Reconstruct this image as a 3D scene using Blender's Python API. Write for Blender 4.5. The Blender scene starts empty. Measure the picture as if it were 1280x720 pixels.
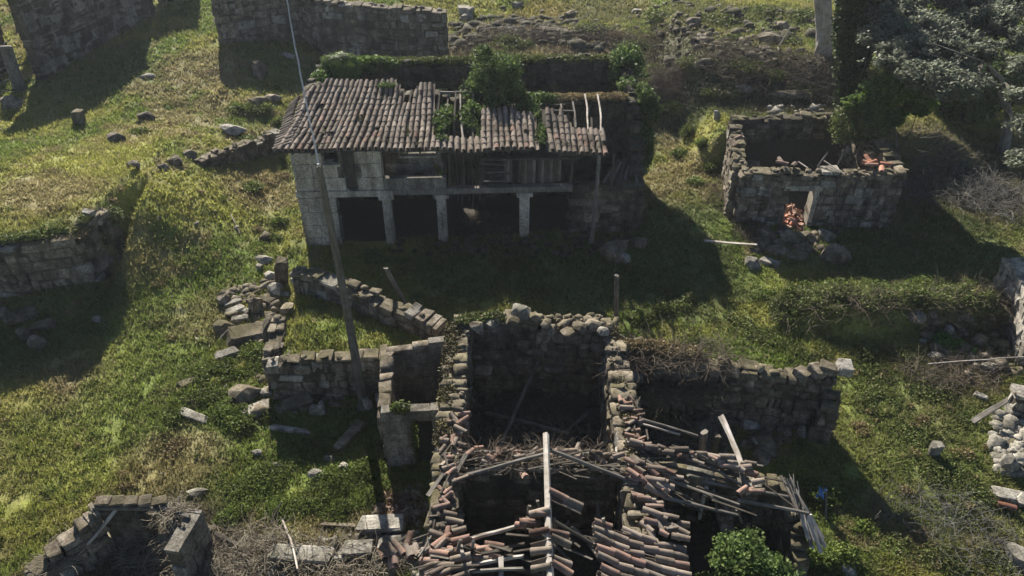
import bpy, bmesh, math, random
import numpy as np
from mathutils import Vector, Matrix, Euler
R = math.radians
random.seed(7)
rng = np.random.default_rng(11)
S = bpy.context.scene
COL = S.collection

# ------------------------------------------------------------------ camera
CZ, TH, F = 20.0, R(36.6), 995.0
cam = bpy.data.objects.new('camera', bpy.data.cameras.new('camera'))
COL.objects.link(cam)
cam.location = (0, 0, CZ); cam.rotation_euler = (R(90) - TH, 0, 0)
cam.data.sensor_width = 36; cam.data.lens = 36 * F / 1280
cam.data.clip_start = 0.1; cam.data.clip_end = 1500
S.camera = cam
S.view_settings.view_transform = 'Standard'; S.view_settings.look = 'None'
S.view_settings.exposure = 1.46; S.view_settings.gamma = 1
S.render.resolution_x, S.render.resolution_y = 1024, 576

# ------------------------------------------------------------------ sky, sun
SUN_EL = R(29); SUN_AZ = math.atan2(-0.27, 0.96)      # the sun stands behind the scene, a little to the left
w = bpy.data.worlds.new('World'); S.world = w; w.use_nodes = True
nt = w.node_tree; nt.nodes.clear()
sky = nt.nodes.new('ShaderNodeTexSky'); sky.sky_type = 'NISHITA'; sky.sun_disc = False
sky.air_density = .75; sky.dust_density = .4; sky.sun_elevation = SUN_EL; sky.sun_rotation = SUN_AZ
bg = nt.nodes.new('ShaderNodeBackground'); bg.inputs[1].default_value = 0.05
wo = nt.nodes.new('ShaderNodeOutputWorld')
nt.links.new(sky.outputs[0], bg.inputs[0]); nt.links.new(bg.outputs[0], wo.inputs[0])
sl = bpy.data.lights.new('sun', 'SUN'); sl.energy = 5.0; sl.angle = R(0.53); sl.color = (1.0, .93, .82)
sun = bpy.data.objects.new('sun', sl); COL.objects.link(sun)
sd = Vector((math.sin(SUN_AZ) * math.cos(SUN_EL), math.cos(SUN_AZ) * math.cos(SUN_EL), math.sin(SUN_EL)))
sun.rotation_euler = sd.to_track_quat('Z', 'Y').to_euler(); sun.location = (-20, 60, 40)

# ------------------------------------------------------------------ noise
def _h(ix, iy, s):
    n = (ix.astype(np.int64) * 374761393 + iy.astype(np.int64) * 668265263 + s * 974634777) & 0xffffffff
    n = ((n ^ (n >> 13)) * 1274126177) & 0xffffffff
    return ((n ^ (n >> 16)) & 0xffff) / 65535.0
def vn(x, y, s=0):
    x = np.asarray(x, float); y = np.asarray(y, float)
    ix = np.floor(x); iy = np.floor(y); fx = x - ix; fy = y - iy
    fx = fx * fx * (3 - 2 * fx); fy = fy * fy * (3 - 2 * fy)
    a = _h(ix, iy, s); b = _h(ix + 1, iy, s); c = _h(ix, iy + 1, s); d = _h(ix + 1, iy + 1, s)
    return (a * (1 - fx) + b * fx) * (1 - fy) + (c * (1 - fx) + d * fx) * fy
def fbm(x, y, s=0, o=4):
    r = 0; a = .5; t = 0
    for i in range(o):
        r = r + a * vn(x, y, s + i * 17); t += a; a *= .5; x = np.asarray(x) * 2.03 + 5.1; y = np.asarray(y) * 2.03 + 1.7
    return r / t
def sm(t):
    t = np.clip(t, 0, 1); return t * t * (3 - 2 * t)

# ------------------------------------------------------------------ terrain height
ct, st = math.cos(TH), math.sin(TH)
def ray(u, v):
    dx = (u - 640) / F; dy = (360 - v) / F
    return np.array([dx, ct + dy * st, -st + dy * ct])
def Z(u, v, z):
    r = ray(u, v); t = (z - CZ) / r[2]; return Vector((r[0] * t, r[1] * t, z))
def Yv(u, v, y):
    r = ray(u, v); t = y / r[1]; return Vector((r[0] * t, y, CZ + r[2] * t))
def inpoly(x, y, poly):
    x = np.asarray(x, float); y = np.asarray(y, float)
    ins = np.zeros(np.broadcast(x, y).shape, bool); n = len(poly)
    for i in range(n):
        x0, y0 = poly[i][:2]; x1, y1 = poly[(i + 1) % n][:2]
        if y0 == y1: continue
        c = ((y0 > y) != (y1 > y)) & (x < (x1 - x0) * (y - y0) / (y1 - y0) + x0)
        ins ^= c
    return ins
def polyd(x, y, pts, closed=True):
    x = np.asarray(x, float); y = np.asarray(y, float)
    d = np.full(np.broadcast(x, y).shape, 1e9); n = len(pts)
    for i in range(n if closed else n - 1):
        x0, y0 = pts[i][:2]; x1, y1 = pts[(i + 1) % n][:2]
        L = (x1 - x0) ** 2 + (y1 - y0) ** 2 + 1e-9
        t = np.clip(((x - x0) * (x1 - x0) + (y - y0) * (y1 - y0)) / L, 0, 1)
        d = np.minimum(d, np.hypot(x - x0 - t * (x1 - x0), y - y0 - t * (y1 - y0)))
    return d
CT = 1.45
POLYC = [Z(u, v, CT) for u, v in ((338, 452), (486, 436), (556, 418), (548, 402), (364, 347), (349, 385))]
BANK = [Z(u, v, .6)[:2] for u, v in ((985, 392), (1060, 398), (1130, 392), (1200, 388), (1330, 384))]
def hgt(x, y, fine=True):
    x = np.asarray(x, float); y = np.asarray(y, float)
    h = .075 * np.maximum(y - 42, 0) + .10 * np.maximum(y - 70, 0)
    # left grass terrace
    yb = np.interp(x, [-60, -17.5, -17.2, -16.9, -16.2, -11], [24.4, 26.35, 27.2, 27.8, 23, 23])
    wd = np.interp(x, [-17.05, -16.6, -14.5, -11], [.12, 9, 9, 9])
    m = sm((y - yb) / wd)
    T = np.where(x < -17.1, 3.12, 2.9 * sm((-x - 11.0) / 6.6)) * (1 - .6 * sm((y - 29) / 14))
    h = h + T * m
    # gentle rise beside the house
    h = h + .5 * np.exp(-((x - 5) / 6) ** 2 - ((y - 31) / 4) ** 2)
    # rubble slope behind the house
    h = h + 1.1 * sm((y - 41.5) / 3.5) * sm((x + 4) / 3) * sm((60 - y) / 8)
    # overgrown mound above and left of the small ruin
    h = h + 1.9 * sm((y - 36.6) / 1.5) * sm((x - 9.2) / 2) * sm((26 - x) / 4) * (1 - .3 * sm((y - 45) / 5))
    # raised plot between the two field walls
    ins = inpoly(x, y, POLYC); d = polyd(x, y, POLYC)
    h = np.where(ins, np.maximum(h, (CT - .25) * sm(d / .25) + 0.15 * sm(d / 1.5)), h)
    # bank on the right
    bd = polyd(x, y, BANK, False); bl = np.interp(x, [BANK[0][0], BANK[1][0], BANK[-1][0]], [BANK[0][1], BANK[1][1], BANK[-1][1]])
    side = y - bl
    amp = .9 * sm((x - BANK[0][0] + 1.5) / 4)
    h = h + amp * np.where(side > 0, np.exp(-(side / 1.8) ** 2), np.exp(-(side / .45) ** 2))
    h = h + .85 * np.exp(-((y - 25.9) / 1.5) ** 2) * sm((-15.8 - x) / 1.5) * (y < yb)
    # nothing but the lie of the land
    h = h + .45 * (fbm(x / 7, y / 7, 3, 3) - .5)
    if fine:
        h = h + .17 * (fbm(x / 1.1, y / 1.1, 9, 3) - .5) + .06 * (vn(x / .28, y / .28, 21) - .5)
    return h
def hz(x, y): return float(hgt(x, y))
def P(u, v, dz=0.0):
    r = ray(u, v); t0 = 8.0; t = t0
    while t < 120:
        p = r * t
        if CZ + p[2] < hz(p[0], p[1]) + dz: break
        t0 = t; t += .25
    for _ in range(10):
        tm = (t0 + t) / 2; p = r * tm
        if CZ + p[2] < hz(p[0], p[1]) + dz: t = tm
        else: t0 = tm
    p = r * t; return Vector((p[0], p[1], CZ + p[2]))

# ------------------------------------------------------------------ materials
def ramp(nt, stops):
    n = nt.nodes.new('ShaderNodeValToRGB'); e = n.color_ramp.elements
    while len(e) < len(stops): e.new(.5)
    for i, (p, c) in enumerate(stops):
        e[i].position = p; e[i].color = (*c, 1) if len(c) == 3 else c
    return n
def base_mat(name, rough=.95):
    m = bpy.data.materials.new(name); m.use_nodes = True; nt = m.node_tree
    b = nt.nodes['Principled BSDF']; b.inputs['Roughness'].default_value = rough
    b.inputs['Specular IOR Level'].default_value = .15
    return m, nt, b
def rnd(nt):
    a = nt.nodes.new('ShaderNodeObjectInfo'); g = nt.nodes.new('ShaderNodeNewGeometry')
    s = nt.nodes.new('ShaderNodeMath'); s.operation = 'ADD'
    nt.links.new(a.outputs['Random'], s.inputs[0]); nt.links.new(g.outputs['Random Per Island'], s.inputs[1])
    f = nt.nodes.new('ShaderNodeMath'); f.operation = 'FRACT'; nt.links.new(s.outputs[0], f.inputs[0])
    return f.outputs[0], g
def tex(nt, vec, scale, detail=5, rough=.6):
    n = nt.nodes.new('ShaderNodeTexNoise'); n.inputs['Scale'].default_value = scale
    n.inputs['Detail'].default_value = detail; n.inputs['Roughness'].default_value = rough
    nt.links.new(vec, n.inputs['Vector']); return n.outputs['Fac']
def mix(nt, fac, a, b, blend='MIX'):
    n = nt.nodes.new('ShaderNodeMix'); n.data_type = 'RGBA'; n.blend_type = blend
    for i, x in ((0, fac), (6, a), (7, b)):
        if isinstance(x, (int, float)): n.inputs[i].default_value = x
        elif isinstance(x, tuple): n.inputs[i].default_value = (*x, 1)
        else: nt.links.new(x, n.inputs[i])
    return n.outputs[2]
def mr(nt, x, a, b, c, d):
    n = nt.nodes.new('ShaderNodeMapRange'); nt.links.new(x, n.inputs[0])
    for i, q in enumerate((a, b, c, d)): n.inputs[i + 1].default_value = q
    return n.outputs[0]
def bump(nt, bs, h, s, dist):
    n = nt.nodes.new('ShaderNodeBump'); n.inputs['Strength'].default_value = s; n.inputs['Distance'].default_value = dist
    nt.links.new(h, n.inputs['Height']); nt.links.new(n.outputs[0], bs.inputs['Normal'])
def stone_mat(name, c0, c1, c2, moss=.35, mosscol=(.07, .075, .025), vary=.35, lo=.42):
    m, nt, b = base_mat(name)
    r, g = rnd(nt); pos = g.outputs['Position']
    n1 = tex(nt, pos, 3.1, 6, .7); n2 = tex(nt, pos, 14, 5, .7); n3 = tex(nt, pos, .6, 3)
    mpz = nt.nodes.new('ShaderNodeMapping'); mpz.inputs['Scale'].default_value = (1.2, 1.2, .22); nt.links.new(pos, mpz.inputs[0]); n4 = tex(nt, mpz.outputs[0], 1.5, 5, .6)
    cr = ramp(nt, [(.3, c0), (.5, c1), (.72, c2)]); nt.links.new(n1, cr.inputs[0])
    sp = ramp(nt, [(.35, (.45, .45, .45)), (.55, (1, 1, 1)), (.75, (1.25, 1.25, 1.2))]); nt.links.new(n2, sp.inputs[0])
    col = mix(nt, 1.0, cr.outputs[0], sp.outputs[0], 'MULTIPLY')
    wz = ramp(nt, [(.36, (lo, lo * .98, lo * .94)), (.52, ((1 + lo) * .58, (1 + lo) * .57, (1 + lo) * .55)), (.66, (1.1, 1.1, 1.08))]); nt.links.new(n4, wz.inputs[0]); col = mix(nt, 1.0, col, wz.outputs[0], 'MULTIPLY')
    vr = nt.nodes.new('ShaderNodeCombineColor')
    v = mr(nt, r, 0, 1, 1 - vary, 1 + vary)
    for i in range(3): nt.links.new(v, vr.inputs[i])
    col = mix(nt, 1.0, col, vr.outputs[0], 'MULTIPLY')
    # lichen and moss grow on what faces up
    sx = nt.nodes.new('ShaderNodeSeparateXYZ'); nt.links.new(g.outputs['Normal'], sx.inputs[0])
    up = mr(nt, sx.outputs[2], .2, .95, 0, 1)
    mn = mr(nt, n3, .38, .66, 0, 1)
    mm = nt.nodes.new('ShaderNodeMath'); mm.operation = 'MULTIPLY'; nt.links.new(up, mm.inputs[0]); nt.links.new(mn, mm.inputs[1])
    m2 = nt.nodes.new('ShaderNodeMath'); m2.operation = 'MULTIPLY'; nt.links.new(mm.outputs[0], m2.inputs[0]); m2.inputs[1].default_value = moss
    col = mix(nt, m2.outputs[0], col, mosscol)
    nt.links.new(col, b.inputs['Base Color']); bump(nt, b, n2, .7, .03)
    return m
M = {}
M['stone'] = stone_mat('granite_rubble', (.075, .061, .047), (.195, .166, .132), (.37, .325, .265), .7, (.09, .08, .035))
M['ashlar'] = stone_mat('granite_ashlar', (.34, .31, .25), (.52, .475, .40), (.62, .57, .49), .1, vary=.05, lo=.38)
M['pale'] = stone_mat('pale_boulder', (.17, .155, .135), (.33, .31, .275), (.50, .47, .42), .25, vary=.25)
M['dark'] = stone_mat('mossy_shade_stone', (.03, .027, .02), (.085, .075, .06), (.16, .14, .115), .8, (.05, .05, .02))  # mossy stone, colour also lowered to deepen shade in rooms and rear walls
M['core'] = stone_mat('earth_mortar', (.05, .043, .033), (.10, .088, .07), (.15, .13, .10), .5, (.09, .075, .035), 0)
M['plaster'] = stone_mat('stained_plaster', (.10, .092, .08), (.21, .195, .17), (.31, .29, .255), .1, vary=.1, lo=.5)
def tile_mat(name, a, b_, c):
    m, nt, b = base_mat(name, .9); r, g = rnd(nt); pos = g.outputs['Position']
    cr = ramp(nt, [(0, a), (.35, b_), (.7, c), (1, (c[0] * 1.25, c[1] * 1.3, c[2] * 1.3))]); nt.links.new(r, cr.inputs[0])
    n1 = tex(nt, pos, 7, 5, .7); lr = ramp(nt, [(.38, (0, 0, 0)), (.62, (1, 1, 1))]); nt.links.new(n1, lr.inputs[0])
    n2 = tex(nt, pos, 1.1, 3); l2 = ramp(nt, [(.35, (.1, .1, .1)), (.7, (.9, .9, .9))]); nt.links.new(n2, l2.inputs[0])
    f = nt.nodes.new('ShaderNodeMath'); f.operation = 'MULTIPLY'; nt.links.new(lr.outputs[0], f.inputs[0]); nt.links.new(l2.outputs[0], f.inputs[1])
    col = mix(nt, f.outputs[0], cr.outputs[0], (.21, .19, .165))
    n5 = tex(nt, pos, .8, 5, .65); l5 = ramp(nt, [(.36, (.42, .42, .40)), (.5, (.9, .9, .88)), (.62, (1.15, 1.15, 1.15))]); nt.links.new(n5, l5.inputs[0]); col = mix(nt, 1.0, col, l5.outputs[0], 'MULTIPLY')
    nt.links.new(col, b.inputs['Base Color']); bump(nt, b, n1, .5, .015); return m
M['tile'] = tile_mat('weathered_roof_tile', (.085, .066, .052), (.133, .10, .078), (.185, .145, .115))
M['tile_red'] = tile_mat('broken_red_tile', (.11, .064, .048), (.17, .095, .072), (.24, .145, .112))
M['tile_orange'] = tile_mat('fresh_orange_tile', (.26, .11, .07), (.36, .15, .095), (.36, .19, .13))
def wood_mat(name, a, b_):
    m, nt, b = base_mat(name); r, g = rnd(nt)
    tc = nt.nodes.new('ShaderNodeTexCoord'); mp = nt.nodes.new('ShaderNodeMapping'); mp.inputs['Scale'].default_value = (22, 22, 1.5)
    nt.links.new(tc.outputs['Object'], mp.inputs[0]); n1 = tex(nt, mp.outputs[0], 1.0, 5, .6)
    cr = ramp(nt, [(.3, a), (.7, b_)]); nt.links.new(n1, cr.inputs[0])
    n2 = tex(nt, g.outputs['Position'], 3, 3); c2 = ramp(nt, [(.3, (.55, .52, .48)), (.65, (1, 1, 1))]); nt.links.new(n2, c2.inputs[0])
    col = mix(nt, 1.0, cr.outputs[0], c2.outputs[0], 'MULTIPLY')
    nt.links.new(col, b.inputs['Base Color']); bump(nt, b, n1, .6, .01); return m
M['wood'] = wood_mat('grey_wood', (.085, .078, .068), (.27, .25, .22))
M['wood_dark'] = wood_mat('dark_wood', (.05, .045, .038), (.13, .115, .095))
M['wood_pole'] = wood_mat('pole_wood', (.08, .072, .062), (.19, .175, .15))
M['wood_pale'] = wood_mat('pale_wood', (.30, .27, .23), (.56, .52, .47))
M['twig'] = wood_mat('dead_twig', (.07, .058, .045), (.18, .15, .115))
M['straw'] = wood_mat('bleached_stem', (.15, .13, .095), (.36, .32, .25))
M['twig_grey'] = wood_mat('grey_twig', (.10, .10, .095), (.22, .215, .20))
def leaf_mat(name, cols, tr=.4, rough=.6, spec=.12):
    m, nt, b = base_mat(name, rough); b.inputs['Specular IOR Level'].default_value = spec
    r, g = rnd(nt); cr = ramp(nt, [(i / (len(cols) - 1), c) for i, c in enumerate(cols)])
    nt.links.new(r, cr.inputs[0]); n = tex(nt, g.outputs['Position'], .9, 3)
    c2 = ramp(nt, [(.35, (.65, .62, .6)), (.65, (1.2, 1.2, 1.1))]); nt.links.new(n, c2.inputs[0])
    col = mix(nt, 1.0, cr.outputs[0], c2.outputs[0], 'MULTIPLY'); nt.links.new(col, b.inputs['Base Color'])
    t = nt.nodes.new('ShaderNodeBsdfTranslucent'); nt.links.new(col, t.inputs[0])
    ms = nt.nodes.new('ShaderNodeMixShader'); ms.inputs[0].default_value = tr
    nt.links.new(b.outputs[0], ms.inputs[1]); nt.links.new(t.outputs[0], ms.inputs[2])
    nt.links.new(ms.outputs[0], nt.nodes['Material Output'].inputs[0]); return m
M['ivy'] = leaf_mat('ivy_leaf', [(.035, .065, .02), (.075, .12, .035), (.11, .16, .045), (.15, .20, .07)], .35, .6)
M['bush'] = leaf_mat('bush_leaf', [(.06, .10, .025), (.10, .16, .04), (.15, .21, .06)], .4)
M['olive'] = leaf_mat('olive_leaf', [(.10, .12, .08), (.17, .19, .14), (.26, .28, .22)], .5, .55, .25)
M['darkivy'] = leaf_mat('old_ivy_leaf', [(.02, .035, .012), (.04, .06, .02), (.06, .085, .03)], .15, .7)
M['weed'] = leaf_mat('weed_leaf', [(.06, .09, .02), (.10, .14, .03), (.15, .19, .05)], .35)
M['lush'] = leaf_mat('lush_leaf', [(.05, .11, .025), (.08, .16, .035), (.12, .21, .05)], .3)
M['bramble'] = leaf_mat('bramble_leaf', [(.05, .075, .022), (.09, .125, .033), (.14, .17, .05), (.15, .14, .07)], .3)
M['mossy'] = leaf_mat('brown_moss', [(.05, .04, .025), (.09, .075, .035), (.12, .11, .045), (.15, .13, .06)], .1)
M['drygrass'] = leaf_mat('dry_grass', [(.14, .11, .06), (.22, .17, .09), (.28, .23, .13)], .3)
def col_mat(name, tr):
    m, nt, b = base_mat(name, .9); a = nt.nodes.new('ShaderNodeAttribute'); a.attribute_name = 'Col'
    g = nt.nodes.new('ShaderNodeNewGeometry')
    n = tex(nt, g.outputs['Position'], 9, 5, .7)
    c2 = ramp(nt, [(.3, (.6, .6, .6)), (.68, (1.3, 1.3, 1.3))]); nt.links.new(n, c2.inputs[0])
    col = mix(nt, 1.0, a.outputs[0], c2.outputs[0], 'MULTIPLY')
    nt.links.new(col, b.inputs['Base Color'])
    if tr:
        t = nt.nodes.new('ShaderNodeBsdfTranslucent'); nt.links.new(col, t.inputs[0])
        ms = nt.nodes.new('ShaderNodeMixShader'); ms.inputs[0].default_value = tr
        nt.links.new(b.outputs[0], ms.inputs[1]); nt.links.new(t.outputs[0], ms.inputs[2])
        nt.links.new(ms.outputs[0], nt.nodes['Material Output'].inputs[0])
    else: bump(nt, b, n, .8, .06)
    return m
M['ground'] = col_mat('grassy_earth', 0); M['grass'] = col_mat('grass_blade', .55)
def plain(name, c, rough=.7):
    m, nt, b = base_mat(name, rough); n = nt.nodes.new('ShaderNodeNewGeometry')
    t = tex(nt, n.outputs['Position'], 12, 4); cr = ramp(nt, [(.3, tuple(x * .75 for x in c)), (.7, c)]); nt.links.new(t, cr.inputs[0])
    nt.links.new(cr.outputs[0], b.inputs['Base Color']); return m
M['blue'] = plain('blue_plastic', (.10, .22, .5)); M['cable'] = plain('cable_sheath', (.42, .42, .40), .5)

# ------------------------------------------------------------------ object helpers
WO = {}
def tag(o, label=None, cat=None, group=None, kind=None):
    if label: o['label'] = label
    if cat: o['category'] = cat
    if group: o['group'] = group
    if kind: o['kind'] = kind
    return o
def thing(name, loc, label, cat, group=None):
    o = bpy.data.objects.new(name, None); COL.objects.link(o); o.location = loc; o.empty_display_size = .3
    WO[o.name] = Vector(loc); return tag(o, label, cat, group)
def add(name, me, mat=None, parent=None, loc=(0, 0, 0), rot=None, scale=None, mtx=None):
    """loc/mtx in world space; parents are never rotated or scaled unless they have no children of this kind"""
    if mat is not None and not me.materials: me.materials.append(mat)
    o = bpy.data.objects.new(name, me); COL.objects.link(o)
    if mtx is not None:
        l, q, s = mtx.decompose(); o.rotation_euler = q.to_euler(); o.scale = s; loc = l
    else:
        if rot is not None: o.rotation_euler = rot
        if scale is not None: o.scale = scale
    loc = Vector(loc); base = Vector((0, 0, 0))
    if parent is not None: o.parent = parent; base = WO[parent.name]
    o.location = loc - base; WO[o.name] = loc
    return o
def mesh(name, v, f):
    me = bpy.data.meshes.new(name); me.from_pydata([tuple(a) for a in v], [], f); me.update(); return me
def npmesh(name, V, T, nv=3, smooth=False):
    """V (n,3), T (m,nv)"""
    me = bpy.data.meshes.new(name); me.vertices.add(len(V)); me.vertices.foreach_set('co', V.astype(np.float32).ravel())
    me.loops.add(T.size); me.loops.foreach_set('vertex_index', T.astype(np.int32).ravel())
    me.polygons.add(len(T)); me.polygons.foreach_set('loop_start', np.arange(0, T.size, nv, dtype=np.int32))
    if smooth: me.polygons.foreach_set('use_smooth', np.ones(len(T), bool))
    me.update(calc_edges=True); return me
def setcol(me, C):
    a = me.color_attributes.new('Col', 'FLOAT_COLOR', 'POINT')
    c = np.ones((len(C), 4), np.float32); c[:, :3] = C; a.data.foreach_set('color', c.ravel())

def block_mesh(seed, bev=.09, jit=.05):
    r = random.Random(seed); bm = bmesh.new(); bmesh.ops.create_cube(bm, size=1)
    for v in bm.verts:
        v.co += Vector((r.uniform(-jit, jit), r.uniform(-jit, jit), r.uniform(-jit, jit)))
    bmesh.ops.bevel(bm, geom=list(bm.edges), offset=bev, segments=1, affect='EDGES', clamp_overlap=True)
    for v in bm.verts: v.co += Vector([r.uniform(-jit, jit) * .45 for _ in range(3)])
    me = bpy.data.meshes.new('stone'); bm.to_mesh(me); bm.free(); return me
def rock_mesh(seed, sub=2, flat=.0):
    r = random.Random(seed); bm = bmesh.new(); bmesh.ops.create_icosphere(bm, subdivisions=sub, radius=.62)
    cuts = [(Vector([r.gauss(0, 1) for _ in range(3)]).normalized(), r.uniform(.27, .46)) for _ in range(13)]
    cuts += [(Vector((0, 0, -1)), .4), (Vector((0, 0, 1)), r.uniform(.3, .42))]
    for v in bm.verts:
        for n, d in cuts:
            k = v.co.dot(n)
            if k > d: v.co -= n * (k - d)
        v.co *= 1.08 + r.uniform(-.015, .015)
    me = bpy.data.meshes.new('boulder'); bm.to_mesh(me); bm.free(); return me
def variants(fn, n, mat, *a):
    out = []
    for i in range(n):
        me = fn(100 + i, *a); me.materials.append(M[mat]); out.append(me)
    return out
ROUGH = {k: variants(block_mesh, 14, k, .075, .12) for k in ('stone', 'dark', 'pale')}
DRESS = {k: variants(block_mesh, 5, k, .035, .012) for k in ('ashlar', 'plaster')}
BLK = {**ROUGH, **DRESS}
ROCK = {k: variants(rock_mesh, 10, k, 2) for k in ('stone', 'dark', 'pale')}
SMALL = [ROCK[k][i] for k in ('stone', 'pale') for i in range(4)]

def tile_mesh(L=.46, r0=.1, r1=.095, seg=6, th=.012):
    v = []; f = []; sm_ = []; bow = random.Random(int(L * 1000 + r0 * 9999)).uniform(-.006, .012)
    def arc(y, r, z=0):
        k = len(v)
        for i in range(seg + 1):
            a = math.pi * i / seg; v.append((math.cos(a) * r, y, math.sin(a) * r + z))
        return k
    ys = ((0, r0, 0), (L * .5, (r0 + r1) / 2, bow), (L, r1, 0))
    o = [arc(y, r, z) for y, r, z in ys]; n_ = [arc(y, r - th, z) for y, r, z in (ys[0], ys[2])]
    for a, b in zip(o[:-1], o[1:]):
        for i in range(seg): f.append((a + i, a + i + 1, b + i + 1, b + i)); sm_.append(True)
    for i in range(seg): f.append((n_[0] + i + 1, n_[0] + i, n_[1] + i, n_[1] + i + 1)); sm_.append(True)
    for (y, r, z), rev in ((ys[0], 0), (ys[2], 1)):          # end faces have their own corners, so the shading of the back stays clean
        a = arc(y, r, z); b = arc(y, r - th, z)
        for i in range(seg): f.append((a + i + 1, a + i, b + i, b + i + 1) if not rev else (a + i, a + i + 1, b + i + 1, b + i)); sm_.append(False)
    for e in (0, seg): f.append((o[0] + e, o[1] + e, o[2] + e, n_[1] + e, n_[0] + e)); sm_.append(False)
    me = mesh('roof_tile', v, f)
    for p, q in zip(me.polygons, sm_): p.use_smooth = q
    return me
TILE = {}
for k in ('tile', 'tile_red', 'tile_orange'):
    TILE[k] = []
    for q in range(3):
        me = tile_mesh(.52 * (1 - .1 * (q == 2)), .104 + .004 * q, .088); me.materials.append(M[k]); TILE[k].append(me)

def join_mats(name, items, mat=None):
    """items: list of (mesh, matrix) joined into one mesh"""
    Vs = []; Ts = []; off = 0; cache = {}
    for me, mx in items:
        if me.name not in cache:
            c = np.empty(len(me.vertices) * 3, np.float32); me.vertices.foreach_get('co', c); c = c.reshape(-1, 3)
            me.calc_loop_triangles(); t = np.empty(len(me.loop_triangles) * 3, np.int32); me.loop_triangles.foreach_get('vertices', t)
            cache[me.name] = (c, t.reshape(-1, 3))
        c, t = cache[me.name]; A = np.array(mx)
        Vs.append(c @ A[:3, :3].T + A[:3, 3]); Ts.append(t + off); off += len(c)
    me = npmesh(name, np.concatenate(Vs), np.concatenate(Ts))
    me.materials.append(mat if mat else items[0][0].materials[0]); return me
CAMV = Vector((0, 0, CZ))
def inframe(p):
    d = Vector(p) - CAMV; fwd = Vector((0, ct, -st)); up = Vector((0, st, ct)); k = d.dot(fwd)
    if k <= 0: return False
    return abs(d.x / k * F) < 670 and abs(d.dot(up) / k * F) < 390
class Pieces:
    """collects pieces of one thing; the 300 that show largest become parts, the rest one 'stuff' part"""
    def __init__(s, name): s.n = name; s.L = []
    def put(s, me, mx, parent): s.L.append((me, mx, parent))
    def flush(s, root, cap=300):
        def key(a):
            p = a[1].translation; sc = a[1].to_scale()
            return (-(1 if inframe(p) else 0), (p - CAMV).length / max(.02, abs(sc[0] * sc[2]) ** .5))
        s.L.sort(key=key)
        for me, mx, par in s.L[:cap]: add(s.n, me, None, par, mtx=mx)
        rest = s.L[cap:]
        if rest:
            o = add(s.n + '_courses' if 'stone' in s.n else s.n + '_rows', join_mats(s.n, [(a[0], a[1]) for a in rest]), None, root)
            o.location = -WO[root.name]; WO[o.name] = Vector((0, 0, 0)); o['kind'] = 'stuff'

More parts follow.
